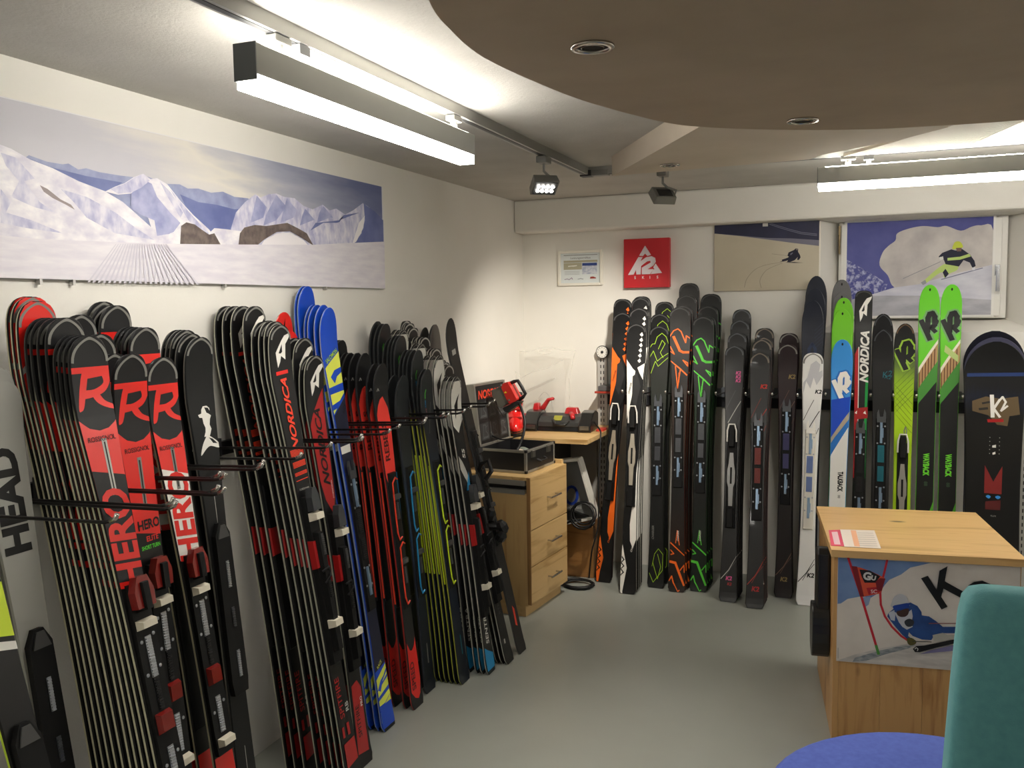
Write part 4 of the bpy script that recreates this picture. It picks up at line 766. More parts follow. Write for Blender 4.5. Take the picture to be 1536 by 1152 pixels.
style('k_smoke', 'smoky grey ski with a small teal logo', FRD, G_GREYSTREAK, M((60, 60, 60), .45), [], [('K2', 'T', .235, .02, .03, 12, TEAL, .0, .3, 1), ('K2', 'T', .25, .026, .02, -8, TEAL, .0, .3, 1)], bind_rail(BLK, TEAL), .5, (GUN, .06))
net = [('S', 'T', [(-.95, .32+.03*i), (.9, .32+.03*i+dy)], M((70, 96, 30), .5), .0015) for i in range(6) for dy in (.1, -.1)]
style('k_limenet', 'lime ski with black net print and outlined logo', FRD, G_LIME, M((140, 184, 40), .45), k2big(M((13, 14, 13), .4), M((150, 190, 60), .4), .11)+net+[('S', 'T', [(.1, .56), (.25, .61), (.4, .56), (.25, .54), (.1, .56)], GREY, .005)], [], bind_wing(WHITE, M((168, 164, 156), .4, .5)), .42, (M((110, 86, 66), .4), .05))
BRD = dict(wt=.142, wm=.122, wb=.14, tipr=.17, ex=2.0, rise=.03, th=.011, twin=True, board=True)
style('b_purple', 'black snowboard with purple rim', BRD, M((20, 20, 34), .3, coat=.3), M((70, 24, 60), .4))
style('b_indigo', 'slate indigo snowboard', BRD, M((70, 70, 92), .4, coat=.2), M((50, 44, 66), .4))
fox = M((130, 34, 32), .45)
style('b_black', 'glossy black snowboard with red M mask and white logo', BRD, G_SB, M((24, 24, 26), .4),
      [('P', 'T', [(-.9, .16), (.9, .15), (.9, .168), (-.9, .178)], M((34, 56, 108), .4)), ('P', 'T', [(-.75, .3), (-.3, .275), (.2, .285), (.75, .27), (.85, .36), (.5, .37), (.45, .42), (.1, .415), (-.2, .37), (-.75, .35)], M((96, 78, 50), .5)), ('S', 'T', [(-.4, .31), (-.1, .3)], M((30, 26, 20), .5), .01), ('S', 'T', [(-.5, .34), (-.25, .335)], M((30, 26, 20), .5), .012), ('P', 'T', [(-.25, .39), (.3, .385), (.32, .4), (-.22, .405)], DRED),
       ('S', 'T', [(-.1, .27), (-.06, .375)], WHITE, .016), ('S', 'T', [(.16, .29), (-.03, .335), (.18, .375)], WHITE, .011), ('S', 'T', [(.12, .3), (.25, .275), (.36, .3), (.22, .345), (.42, .32)], WHITE, .009),
       ('P', 'T', [(-.3, .76), (-.3, .62), (.02, .7), (.33, .62), (.33, .76)], fox), ('P', 'T', [(-.25, .84), (-.25, .8), (.3, .79), (.3, .84)], M((86, 24, 24), .45)), ('P', 'T', crom([(-.24, .775), (-.15, .768), (-.06, .775), (-.13, .785)], 3), SKYB), ('P', 'T', crom([(.1, .775), (.2, .768), (.3, .775), (.2, .785)], 3), SKYB)]+[('P', 'T', [(x+.012*math.cos(a)*1.5, d+.0025*math.sin(a)) for a in (0, 1.05, 2.1, 3.14, 4.2, 5.24)], LGREY) for x in (-.14, .2) for d in (.48, .5, .52, .54, .56)]+[('P', 'T', [(-.05, .52), (.08, .515), (.08, .53), (-.05, .53)], WHITE), ('P', 'T', [(-.04, .556), (.06, .55), (.07, .562), (-.03, .566)], WHITE)],
      [('FLUX', 'T', .87, .006, .007, 0, LGREY, 0, 0, 1)], None, .5)
CACHE = {}
def ski_meshes(k, L, full):
    L = round(L, 2); key = (k, L, full)
    if key in CACHE: return CACHE[key]
    st = STY[k]; s = Ski(L, **st['geo'])
    items = list(st['items'])
    if st['rim']: items.append(s.rim(st['rim'][0], st['rim'][1], .009))
    texts = st['texts']
    g, t = s.decals(items, texts)
    out = [('body', s.body(st['top'], st['side'], st['base']))]
    out += [('print', me) for me in g]
    out += [('lettering', me) for me in t]
    if st['bind']: out += st['bind'](s, st['bc']*L, full)
    CACHE[key] = out; return out
def place_ski(k, tail, tip, normal, full, label, group, name='ski', cat='ski'):
    st = STY[k]; tail = Vector(tail); tip = Vector(tip); z = tip-tail; L = z.length; z.normalize()
    y0 = -Vector(normal); x = y0.cross(z).normalized(); y = z.cross(x)
    o = bpy.data.objects.new(name, None); COL.objects.link(o); o.empty_display_size = .05; tag(o, label, cat, group)
    o.matrix_world = Matrix(((x.x, y.x, z.x, tail.x), (x.y, y.y, z.y, tail.y), (x.z, y.z, z.z, tail.z), (0, 0, 0, 1)))
    for nm, me in ski_meshes(k, L, full): link(nm, me, o)
    return o
ORD = ['front', 'second', 'third', 'fourth', 'fifth', 'sixth', 'seventh', 'eighth', 'ninth', 'tenth', 'eleventh', 'twelfth', 'thirteenth', 'fourteenth']
c1 = lambda *L: [(x/3.84, 420+y/3.84) for x, y in L]
c4 = lambda *L: [(300+x/4.8, 420+y/4.8) for x, y in L]
z4 = lambda *L: [(540+x/8.533, 470+y/8.533) for x, y in L]
z8 = lambda *L: [(400+x/8.225, 420+y/8.225) for x, y in L]
def left_stack(Y, tips, styles, stack, tailx=None, low=None, k=1.12, full=1):
    """skis leaning on the left wall in one rack bay, front ski first; tips are traced on the plane of the bay"""
    P = [ony(x, y, Y) for x, y in tips]
    if tailx is None:
        q = ony(low[0], low[1], Y); sl = (q.x-P[0].x)/(P[0].z-q.z); tailx = P[0].x+sl*P[0].z
    prev = px_ = pz_ = None; rows = []
    for i, p in enumerate(P):
        stl = styles[min(i, len(styles)-1)]; rise = STY[stl]['geo'].get('rise', .03)
        tx = tailx-(P[0].x-p.x)*k
        if prev is not None: tx = min(tx, prev-.023)
        X = p.x-rise*.8
        if px_ is not None: X = min(X, px_-.015) if p.z < pz_ else min(X, tx+(px_-.015-tx)*p.z/pz_)
        prev = tx; px_ = X; pz_ = p.z; rows.append((stl, tx, X, p.z))
    push = max(0, XL+.004-min(r[2] for r in rows))        # nothing reaches into the wall
    for i, (stl, tx, X, z) in enumerate(rows):
        lab = STY[stl]['desc'] + (', front of its stack' if i == 0 else ', %s from its stack front' % ORD[i])
        place_ski(stl, (tx+push*.5, Y, .001), (X+push, Y, z), (1, 0, 0), i < full, lab, 'skis in the %s stack' % stack)
LY = []
def bay(Y, *a, **k): LY.append(Y); left_stack(Y, *a, **k)
bay(1.44, [(-6, 572), (-14, 556)], ['head_grey', 'head_grey'], 'grey block-letter', low=(55, 960))
place_ski('head_neon', (-1.455, 1.30, .001), (-1.885, 1.30, 1.50), (1, 0, 0), True, 'black ski with a neon yellow panel beside the grey block-letter stack', 'single skis')
bay(1.6, c1((495, 348), (465, 340), (440, 335), (415, 333), (365, 232), (315, 226), (275, 224), (245, 222), (200, 138), (175, 122), (150, 112)), ['r_dark']*8+['r_red'], 'red-on-black letter', low=(212, 935))
bay(1.75, c1((740, 425), (640, 425), (560, 318), (450, 212)), ['r_green']*4, 'green small-print', low=(245, 960))
bay(1.9, c1((915, 462), (815, 292), (775, 290), (755, 288), (735, 288), (650, 160), (600, 150), (580, 142)), ['r_white']*8, 'red-on-white letter', low=(305, 960))
bay(2.08, c1((1140, 328), (1090, 308), (1060, 303), (1040, 300), (1020, 298)), ['ibex'], 'ibex emblem', low=(356, 1042))
bay(2.42, c4((540, 345), (520, 322), (470, 315), (420, 315), (360, 207), (275, 207), (215, 207), (160, 210)), ['nord_b'], 'black N-emblem', tailx=-1.545)
bay(2.60, c4((815, 548), (780, 545), (740, 420), (670, 425), (480, 305)), ['nord_r'], 'red-bodied N-emblem', tailx=-1.615)
bay(2.725, c4((640, 378), (600, 240)), ['atomic'], 'red-tipped', tailx=-1.72, full=0)
bay(2.865, z8((655, 345), (590, 335), (510, 330), (475, 322), (415, 97), (385, 95)), ['salomon'], 'blue and yellow', tailx=-1.69)
bay(3.07, c4((1300, 608), (1250, 610), (1175, 525), (1120, 525), (1070, 525), (1040, 525), (1010, 435), (985, 437)), ['head_r'], 'orange-red', tailx=-1.655)
bay(3.22, c4((1455, 685), (1390, 690), (1310, 640)), ['head_dark'], 'slate-to-blue', tailx=-1.675)
bay(3.35, z4((840, 715), (800, 715), (730, 487), (670, 487), (620, 487), (575, 485), (570, 308), (490, 305), (430, 305), (370, 310), (330, 132), (260, 128), (210, 125)), ['head_super'], 'lime-edged', tailx=-1.575)
bay(3.48, z4((1215, 820), (1150, 815), (1090, 815), (1000, 545), (920, 545), (840, 545), (770, 385), (690, 385), (540, 225), (480, 225), (430, 225)), ['nord_w'], 'white-tipped N-emblem', tailx=-1.508)
bay(3.61, z4((1110, 675), (1095, 640), (1070, 610), (1010, 470), (970, 460), (930, 455), (850, 322), (780, 320), (720, 320), (690, 195), (660, 150), (630, 110)), ['black_w'], 'square-tipped black', tailx=-1.47)
for (px, py), stl, tx, dy, lab in (((673, 480), 'tour_b', -1.46, .0, 'long charcoal touring ski with a pale tip sticker beside the wooden drawers'), ((650, 490), 'tour_g', -1.62, .05, 'grey touring ski leaning right behind the long charcoal one'), ((648, 488), 'tour_b', -1.7, .1, 'dark touring ski leaning behind the grey touring ski'), ((632, 494), 'tour_b', -1.78, .05, 'short dark touring ski half hidden behind the square-tipped stack')):
    p = ony(px, py, 3.78+dy); ts = place_ski(stl, (tx, 3.74+dy, .001), (max(p.x-.02, XL+.02), p.y, p.z), (1, 0, 0), True, lab, 'touring skis in the corner')
    if px == 673: TOUR = ts

# back wall columns: (tail x, tail y), [(tip px, style)] front first
BX = []
def back_stack(tail, tips, stack, ytip=5.10, name='ski', cat='ski', dy=.05, dt=.045, full=1, rise=.02):
    n = len(tips)
    for i, ((px, py), stl) in enumerate(tips):
        yt = min(ytip+dy*i, YB-.02); p = ony(px, py, yt-rise)
        tx = tail[0] + (p.x-ony(tips[0][0][0], tips[0][0][1], ytip-rise).x)*.5
        ty = min(tail[1]+dt*i, YB-.06)
        xm = tx+(p.x-tx)*1.1/p.z; hw_ = Ski((p-Vector((tx, ty, 0))).length, **STY[stl]['geo']).hw(1.1)
        if i == 0: BX.append([xm-hw_, xm+hw_])
        else: BX[-1] = [min(BX[-1][0], xm-hw_), max(BX[-1][1], xm+hw_)]
        lab = STY[stl]['desc'] + ((', front of its stack' if i == 0 else ', %s from its stack front' % ORD[i]) if n > 1 else ', '+stack)
        place_ski(stl, (tx, ty, .001), (p.x, yt, p.z), (0, -1, 0), i < full, lab, ('skis in the %s stack' % stack) if n > 1 else 'skis on the back wall', name, cat)
back_stack((-1.386, 4.88), [((935, 470), 'k_orange'), ((935, 449), 'k_orange')], 'orange wedge')
back_stack((-1.20, 4.72), [((955, 487), 'k_white'), ((959, 465), 'k_white'), ((961, 463), 'k_white'), ((961, 448), 'k_white'), ((963, 446), 'k_white')], 'white wedge', 5.04, dt=.04, dy=.045)
back_stack((-1.076, 4.875), [((989, 490), 'k_amp'), ((990, 472), 'k_amp'), ((997, 454), 'k_amp')], 'thin green outline')
back_stack((-.95, 4.84), [((1020, 463), 'k_line'), ((1024, 461), 'k_line'), ((1030, 443), 'k_line'), ((1034, 426), 'k_line')], 'orange line-logo')
back_stack((-.838, 4.885), [((1055, 477), 'k_green'), ((1059, 475), 'k_green'), ((1062, 459), 'k_green'), ((1067, 442), 'k_green')], 'green line-logo')
back_stack((-.657, 4.76), [((1102, 520), 'k_pink'), ((1106, 501), 'k_pink'), ((1110, 483), 'k_pink'), ((1113, 465), 'k_pink')], 'pink logo')
back_stack((-.511, 4.70), [((1140, 530), 'k_red'), ((1143, 512), 'k_red'), ((1146, 509), 'k_red'), ((1147, 493), 'k_red')], 'red logo', 5.06)
back_stack((-.386, 4.93), [((1182, 518), 'k_maroon'), ((1184, 500), 'k_maroon')], 'maroon')
back_stack((-.266, 4.84), [((1220, 530), 'k_wht'), ((1220, 452), 'k_navy'), ((1223, 434), 'k_navy'), ((1225, 416), 'k_navy')], 'white and navy', 5.03, dy=.07)
back_stack((-.125, 4.86), [((1264, 510), 'k_talk'), ((1264, 466), 'k_lime'), ((1266, 447), 'k_lime'), ((1263, 441), 'k_grey'), ((1263, 421), 'k_grey')], 'blue and lime', 5.05)
back_stack((-.015, 4.93), [((1296, 436), 'k_dober')], 'beside the blue powder ski', 5.16)
back_stack((.09, 4.93), [((1325, 496), 'k_smoke'), ((1325, 472), 'k_smoke')], 'smoky grey')
back_stack((.195, 4.93), [((1358, 486), 'k_limenet')], 'beside the smoky ones', 5.12)
back_stack((.30, 4.93), [((1395, 428), 'k_way')], 'beside the lime net ski', 5.14)
back_stack((.405, 4.93), [((1428, 428), 'k_way2')], 'taped, beside the snowboards', 5.14)
back_stack((.60, 4.86), [((1495, 513), 'b_black'), ((1495, 506), 'b_indigo'), ((1493, 498), 'b_purple')], 'snowboard', 5.06, 'snowboard', 'snowboard', dt=.05)
# ------------------------------------------------------------------ wall racks
m_rod = M((24, 22, 23), .35, .4); m_zinc = M((196, 194, 188), .25, .9)
rk = empty('ski_rack', label='black wall rack with long rods between the skis below the panorama', cat='rack')
MB().box(XL, XL+.02, 1.1, 3.75, 1.12, 1.165).build('rail', m_rod, rk)
ys = []
for y in LY:
    for yy in (y-.068, y+.068):
        if not any(abs(yy-o) < .012 for o in ys): ys.append(yy)
for i, y in enumerate(sorted(ys)):
    xe = -1.56 + (.03 if i % 2 else 0) + (.12 if y < 1.7 else 0)
    r = MB().tube([(XL+.015, y, 1.15), (xe-.02, y, 1.168), (xe, y, 1.173)], .0042, 8).build('arm', m_rod, rk, smooth=True)
    MB().tube([(xe-.004, y, 1.172), (xe+.01, y, 1.178), (xe+.016, y, 1.188)], [.005, .005, .0055], 8).build('arm_tip', m_zinc, r, smooth=True)
    MB().box(XL+.02, XL+.032, y-.016, y+.016, 1.12, 1.18).build('bracket', m_dark, r)
rb = empty('ski_rack', label='grey wall rail with short hooks behind the skis below the red sign', cat='rack')
MB().box(-1.47, 1.9, YB-.016, YB, 1.055, 1.105).build('rail', M((150, 152, 156), .35, .6), rb)
MB().box(-1.47, 1.9, YB-.012, YB, .995, 1.055).build('dark_strip', M((44, 46, 52), .5), rb)
BX.sort()
for x in [(a[1]+b[0])/2 for a, b in zip(BX, BX[1:])]:
    ye = 4.92 if x < -.28 else 5.0
    r = MB().tube([(x, YB-.01, 1.085), (x, ye+.03, 1.10), (x, ye, 1.105)], .0045, 8).build('arm', m_rod, rb, smooth=True)
    MB().tube([(x, ye+.006, 1.104), (x, ye-.008, 1.11), (x, ye-.012, 1.122)], .0055, 8).build('arm_tip', m_zinc, r, smooth=True)
    MB().box(x-.02, x+.02, YB-.05, YB-.016, 1.06, 1.115).build('bracket', M((128, 132, 140), .3, .6), r)
def upright(x, z0, z1, label, y0=0):
    e = empty('perforated_upright', (x, YB, 0), 0, label, 'upright', 'perforated uprights')
    MB().box(-.03, .03, y0-.022, y0, z0, z1).build('post', M((196, 194, 188), .45, .2), e)
    z = z0+.03; sl = MB().mat(m_dark)
    while z < z1-.03:
        for s_ in (-.009, .009): sl.box(s_-.003, s_+.003, y0-.0228, y0-.0215, z, z+.02)
        z += .037
    sl.build('slot_perforation', None, e)
    return e
upright(-1.497, .30, 1.345, 'perforated grey upright at the end of the workbench shelf')
upright(.795, .2, 1.2, 'perforated grey upright beside the snowboards', -.055)
d = empty('dial_gauge', (*ony(904, 528, 5.262).xy, ony(904, 528, 5.262).z), 0, 'round white dial gauge on top of the grey perforated upright', 'dial')
MB().lathe([(.04, -.004), (.041, .008), (.036, .014)], n=28, axis='y').build('case', M((70, 70, 70), .4), d, smooth=False)
MB().lathe([(.035, .0141), (.001, .0145)], n=28, axis='y', cap=False).build('face', M((228, 226, 218), .4), d)
hd_ = MB().mat(m_dark)
for i in range(12):
    a = i*math.pi/6; hd_.box(.028*math.cos(a)-.002, .028*math.cos(a)+.002, -.0155, -.0146, .028*math.sin(a)-.002, .028*math.sin(a)+.002)
hd_.build('dot_markings', None, d)
MB().lathe([(.009, .0146), (.007, .02)], n=14, axis='y').build('hub', m_dark, d)
g = empty('measuring_clamp', ony(906, 586, 5.2), 0, 'small red and grey clamp on the perforated upright beside the orange ski', 'clamp')
MB().box(-.03, .05, -.03, .08, 0, .03).build('block', M((88, 86, 86), .45), g, bevel=.003)
MB().box(-.05, .05, -.035, .03, -.014, -.002).build('blade', M((170, 60, 44), .4), g, bevel=.002)

# ------------------------------------------------------------------ drawer cabinet and workbench corner
m_pine = wood('pine', (206, 172, 118), (176, 138, 84), 0, False); m_pinev = wood('pine_upright', (196, 162, 108), (170, 132, 80), 2, False); m_edge = wood('pine_edge', (150, 112, 68), (112, 80, 46), 2, False)
RZ = math.radians(84.3)
cb = empty('drawer_cabinet', (-1.566, 4.17, 0), RZ, 'pale wooden cabinet with three drawers and bar handles', 'cabinet')
MB().box(0, .46, .02, .42, .06, .65).build('carcass', m_pinev, cb, bevel=.002)
MB().box(.012, .45, .04, .4, 0, .06).build('plinth', m_pine, cb)
MB().box(0, .46, .018, .42, .717, .735).build('cabinet_top', m_pine, cb, bevel=.002)
MB().box(.02, .46, .02, .42, .65, .717).build('top_box', m_pinev, cb)
MB().box(-.004, .02, .03, .42, .69, .717).build('metal_rail', M((150, 148, 142), .4, .5), cb)
MB().box(-.004, .02, .03, .42, .645, .668).build('metal_rail', M((150, 148, 142), .4, .5), cb)
MB().box(.016, .022, .03, .42, .668, .69).build('slot', m_black, cb)
MB().box(.44, .46, .02, .14, .735, .757).build('stop_block', m_pine, cb)
for z0, z1 in ((.4605, .733), (.2705, .4555), (.07, .2655)):
    dr = MB().box(.004, .458, 0, .02, z0, z1).build('drawer', m_pine, cb, bevel=.0015)
    zc = z0+(z1-z0)*.5; h = MB()
    h.tube([(.19, -.028, zc), (.32, -.028, zc)], .005, 8); h.tube([(.205, 0, zc), (.205, -.028, zc)], .004, 8); h.tube([(.305, 0, zc), (.305, -.028, zc)], .004, 8)
    h.build('handle', M((190, 186, 178), .25, .9), dr)
MB().box(-.002, .004, .0, .02, .07, .733).build('edge_strip', m_edge, cb)

m_case = M((22, 22, 24), .45); m_al = M((168, 166, 158), .35, .7)
def cb_pt(x, y, z): c, s_ = math.cos(RZ), math.sin(RZ); return Vector((-1.566+x*c-y*s_, 4.17+x*s_+y*c, z))
ca = empty('tool_case', cb_pt(.08, .06, .7365), RZ, 'open black case with aluminium edges and pictogram lid on the wooden cabinet', 'case')
L_, W_, H_ = .35, .28, .122
sh = MB()
for a, b, c, e in ((0, L_, 0, .012), (0, L_, W_-.012, W_), (0, .012, .012, W_-.012), (L_-.012, L_, .012, W_-.012)): sh.box(a, b, c, e, .004, H_)
sh.box(.012, L_-.012, .012, W_-.012, .004, .05); sh.build('shell', m_case, ca)
ed = MB()
for x in (-.002, L_-.012): 
    for y in (-.002, W_-.012): ed.box(x, x+.014, y, y+.014, 0, H_)
for z in (0, H_-.014):
    for y in (-.003, W_-.01): ed.box(.012, L_-.012, y, y+.013, z, z+.014)
    for x in (-.003, L_-.01): ed.box(x, x+.013, .012, W_-.012, z, z+.014)
ed.build('edge_trim', m_al, ca, bevel=.002)
for x in (-.004, L_-.011):
    for z in (-.0, H_-.013): MB().box(x, x+.015, -.005, .01, z, z+.015).build('corner_cap', m_black, ca, bevel=.003)
for x in (.07, .26): MB().box(x-.02, x+.02, -.012, -.002, H_-.045, H_-.006, .002, 'front').build('latch', M((120, 118, 112), .3, .8), ca)
MB().tube([(.12, -.004, .06), (.125, -.025, .05), (.2, -.025, .05), (.205, -.004, .06)], .006, 8).build('carry_handle', m_black, ca)
lid = MB().box(0, L_, 0, .05, 0, .335).build('lid', m_case, ca); lid.location = (0, W_-.005, H_+.002); lid.rotation_euler = (math.radians(-6), 0, 0)
le = MB()
for x in (-.002, L_-.014): le.box(x, x+.016, -.006, .052, 0, .335)
for z in (-.002, .323): le.box(.014, L_-.014, -.006, .052, z, z+.014)
le.build('edge_trim', m_al, lid, bevel=.002)
LF = lambda a, b, h: Vector((a, -h, b))
m_pic = M((96, 98, 98), .5)
P = Print(LF); P.text('NORDICA', .18, .275, .044, M((226, 66, 40), .45), 0, .03, .2, .98); P.build('lettering', lid)
for i in range(3):
    for j in range(2):
        cx, cz = .075+.105*i, .19-.115*j
        P = Print(LF).poly([(cx-.046, cz-.046), (cx+.046, cz-.046), (cx+.046, cz+.046), (cx-.046, cz+.046)], M((48, 49, 50), .5))
        bt = [(cx-.012, cz+.036), (cx+.012, cz+.034), (cx+.01, cz), (cx+.026, cz-.012), (cx+.032, cz-.028), (cx-.022, cz-.03), (cx-.016, cz)]
        P.stroke(bt+[bt[0]], .003, m_pic).stroke([(cx-.03, cz-.036), (cx+.034, cz-.034)], .003, m_pic).stroke([(cx+.012, cz+.02), (cx+.03, cz+.028)], .0025, m_pic)
        P.build('pictogram_print', lid)
# loose things in the case
for k, (x, y, c, nm, lab) in enumerate(((.10, .12, (120, 70, 60), 'buckle_part', 'small brown part lying in the open tool case'), (.2, .14, (214, 196, 180), 'liner_pad', 'pale padded piece lying in the open tool case'), (.28, .16, (110, 116, 104), 'cleaning_cloth', 'grey green cloth lying in the open tool case'))):
    p = ca.location+Matrix.Rotation(RZ, 3, 'Z') @ Vector((x, y, .051)); o = MB().lathe([(.02, 0), (.034, .012), (.03, .03), (.012, .04)], n=12).build(nm, M(c, .6), smooth=True); o.location = p; o.scale = (1.2, .8, 1); tag(o, lab, 'tool')
# heat lamp: outline traced on its own plane in front of the shelf
TY_ = 4.40
tp = lambda x, y: ony(690+x/8.23, 560+y/8.23, TY_)
def traced(pts, mat_, y0, y1, name, parent): return MB().mat(mat_).prism([(tp(x, y).x, tp(x, y).z) for x, y in pts], lambda a, b, h: (a, TY_+h, b), y0, y1).build(name, None, parent, bevel=.002)
hl = empty('heat_lamp', label='red and grey hand heat lamp with black handle above the open case', cat='lamp')
traced([(388, 215), (500, 158), (606, 362), (505, 425), (470, 415), (440, 330), (400, 300)], M((112, 110, 100), .45, .3), 0, .075, 'reflector_housing', hl)
traced([(500, 152), (545, 118), (592, 104), (708, 325), (690, 345), (612, 378), (580, 330)], M((196, 40, 32), .4, coat=.2), -.004, .08, 'body', hl)
traced([(520, 430), (690, 345), (735, 355), (700, 400), (575, 488), (540, 470)], M((34, 33, 33), .5), .004, .07, 'vent', hl)
MB().tube([tp(x, y)+Vector((0, .035, 0)) for x, y in ((600, 125), (640, 108), (685, 98), (730, 170), (778, 262), (750, 300), (705, 330))], .010, 8).build('handle', m_black, hl, smooth=True)
MB().tube([tp(x, y)+Vector((0, .03, 0)) for x, y in ((325, 250), (390, 205), (420, 290), (390, 330), (430, 420), (505, 535), (600, 470))], .0035, 6).build('guard_wire', M((150, 148, 140), .3, .8), hl)
for x, y in ((515, 150), (610, 330)): p = tp(x, y); MB().lathe([(.006, .004), (.005, .007)], (p.x, TY_, p.z), 10, 'y').build('screw', m_zinc, hl)
P = Print(lambda a, b, h: tp(a, b)+Vector((0, -.0042-h, 0))).poly([(545, 245), (565, 218), (585, 240)], M((226, 200, 40), .5)).build('warning_print', hl)
MB().tube(crom([tuple(tp(x, y)+Vector((0, dy, 0))) for x, y, dy in ((705, 370, .03), (770, 470, .0), (825, 590, -.03), (835, 720, -.06), (815, 850, -.09), (795, 925, -.12))], 4, False), .0075, 8).build('cord_sleeve', m_black, hl, smooth=True)
cab_pts = [(300, 880, -.03), (320, 800, 0), (370, 765, .02), (430, 785, .0), (500, 815, -.02), (600, 812, -.02), (700, 780, .0), (780, 770, -.05)]
tag(MB().tube(crom([tuple(ony(690+x/8.23, 560+y/8.23, 4.42+dy)) for x, y, dy in cab_pts], 4, False), .004, 6).build('power_cable', m_black, smooth=True), 'thin black cable looping over the open tool case', 'cable')
# shelf in the corner
SZ = .865
sf = empty('corner_shelf', label='pale wooden shelf board in the corner carrying the boot machine', cat='shelf')
MB().box(XL, -1.41, 4.66, YB-.025, SZ-.028, SZ).build('board', m_pine, sf, bevel=.002)
MB().box(XL, -1.535, YB-.02, YB, .40, SZ-.028).build('back_board', M((188, 186, 180), .7), sf)
MB().prism([(4.75, SZ-.03), (5.26, SZ-.03), (5.26, .55)], lambda a, b, h: (h, a, b), -1.72, -1.70).build('bracket', M((60, 60, 60), .5), sf)
# red boot
bo = empty('ski_boot', (-1.885, 4.775, SZ), math.radians(22), 'glossy red ski boot on the shelf behind the heat lamp', 'boot')
def ell(cx, cy, cz, rx, ry, tilt=0, n=14): return [(cx+rx*math.cos(2*math.pi*k/n), cy+ry*math.sin(2*math.pi*k/n), cz+tilt*math.sin(2*math.pi*k/n)) for k in range(n)]
m_boot = M((214, 28, 26), .2, coat=.6)
MB().rings([ell(0, 0, .02, .05, .125), ell(0, 0, .05, .052, .128), ell(0, .005, .085, .05, .115, .012), ell(0, .035, .12, .05, .085, .01), ell(0, .05, .15, .049, .066), ell(0, .045, .18, .053, .066), ell(0, .03, .215, .056, .068), ell(0, .025, .225, .052, .064)]).build('shell', m_boot, bo, smooth=True)
MB().rings([ell(0, 0, 0, .046, .12), ell(0, 0, .03, .051, .127)]).build('sole', m_black, bo)
MB().rings([ell(0, .025, .22, .05, .06), ell(0, .02, .24, .05, .06), ell(0, .02, .24, .04, .05), ell(0, .025, .225, .036, .045)]).build('liner', M((40, 38, 38), .7), bo, smooth=True)
for z, y in ((.1, -.05), (.145, -.015), (.185, -.018), (.21, -.03)):
    MB().box(-.046, .046, y-.012, y+.012, z-.006, z+.006, .003).build('buckle', M((150, 30, 28), .3, .3), bo, bevel=.002)
# boot machine
mc = empty('boot_machine', (-1.69, 5.015, SZ), math.radians(4), 'black boot machine with red levers and a yellow label on the shelf', 'machine')
mc.scale = (1, 1, .8)
mk = M((20, 21, 21), .3, coat=.3); mg = M((44, 45, 44), .45); mr = M((178, 30, 34), .35, coat=.2)
MB().box(-.19, .21, -.09, .11, .0, .04, .008).build('base', mk, mc, bevel=.006)
MB().mat(mg).prism([(-.09, .035), (-.085, .07), (-.03, .105), (.05, .12), (.1, .1), (.1, .035)], lambda a, b, h: (h, a, b), -.11, .14).build('drum', None, mc, bevel=.004)
for x0_, x1_ in ((-.20, -.11), (.14, .215)):
    MB().mat(mk).prism([(-.11, 0), (-.11, .055), (-.02, .135), (.05, .145), (.11, .12), (.11, 0)], lambda a, b, h: (h, a, b), x0_, x1_).build('end_block', None, mc, bevel=.006)
    MB().box(x0_+.01, x1_-.01, -.116, -.108, .02, .05).build('bright_plate', M((120, 122, 122), .2, .8), mc)
MB().mat(mr).prism([(-.1, .0), (-.1, .06), (-.02, .12), (.06, .11), (.06, .0)], lambda a, b, h: (h, a, b), -.215, -.202).build('red_panel', None, mc)
MB().tube([(-.14, .06, .1), (-.11, .07, .17), (-.085, .07, .215), (-.05, .06, .225)], [.017, .016, .014, .012], 8).build('lever', mr, mc, smooth=True)
MB().box(-.18, -.13, .03, .1, .12, .19, .01).build('lever_block', mr, mc, bevel=.006)
MB().box(.02, .11, .03, .1, .11, .16, .012).build('lever_block', mr, mc, bevel=.006)
MB().tube([(.07, .0, .128), (.09, -.04, .12), (.1, -.07, .095)], [.013, .015, .014], 8).build('lever', mr, mc, smooth=True)
MB().tube([(-.02, -.07, .085), (.0, -.1, .055), (.05, -.1, .05), (.08, -.075, .075)], .009, 8).build('grip', mk, mc, smooth=True)
P = Print(lambda a, b, h: Vector((a, -.085+b*.055, .0725+b*.036+h)), .002)
P.poly([(-.02, .2), (.03, .2), (.03, 1), (-.02, 1)], M((150, 146, 50), .5)).stroke([(-.012, .4), (.022, .4)], .006, m_dark).stroke([(-.012, .7), (.022, .7)], .006, m_dark)
P.build('label_print', mc)
tag(MB().tube(crom([(-1.47, 5.0, .92), (-1.42, 4.95, .88), (-1.402, 4.9, .84), (-1.398, 4.84, .6), (-1.398, 4.82, .35), (-1.43, 4.80, .2), (-1.46, 4.84, .03)], 5, False), .0045, 6).build('power_cable', m_black, smooth=True), 'black cable hanging straight down from the boot machine', 'cable')
rs = MB().box(-1.46, -1.415, 5.0, 5.1, SZ, SZ+.012, .003).build('red_scraper', M((196, 56, 40), .4)); tag(rs, 'flat red scraper lying at the end of the wooden shelf', 'scraper')
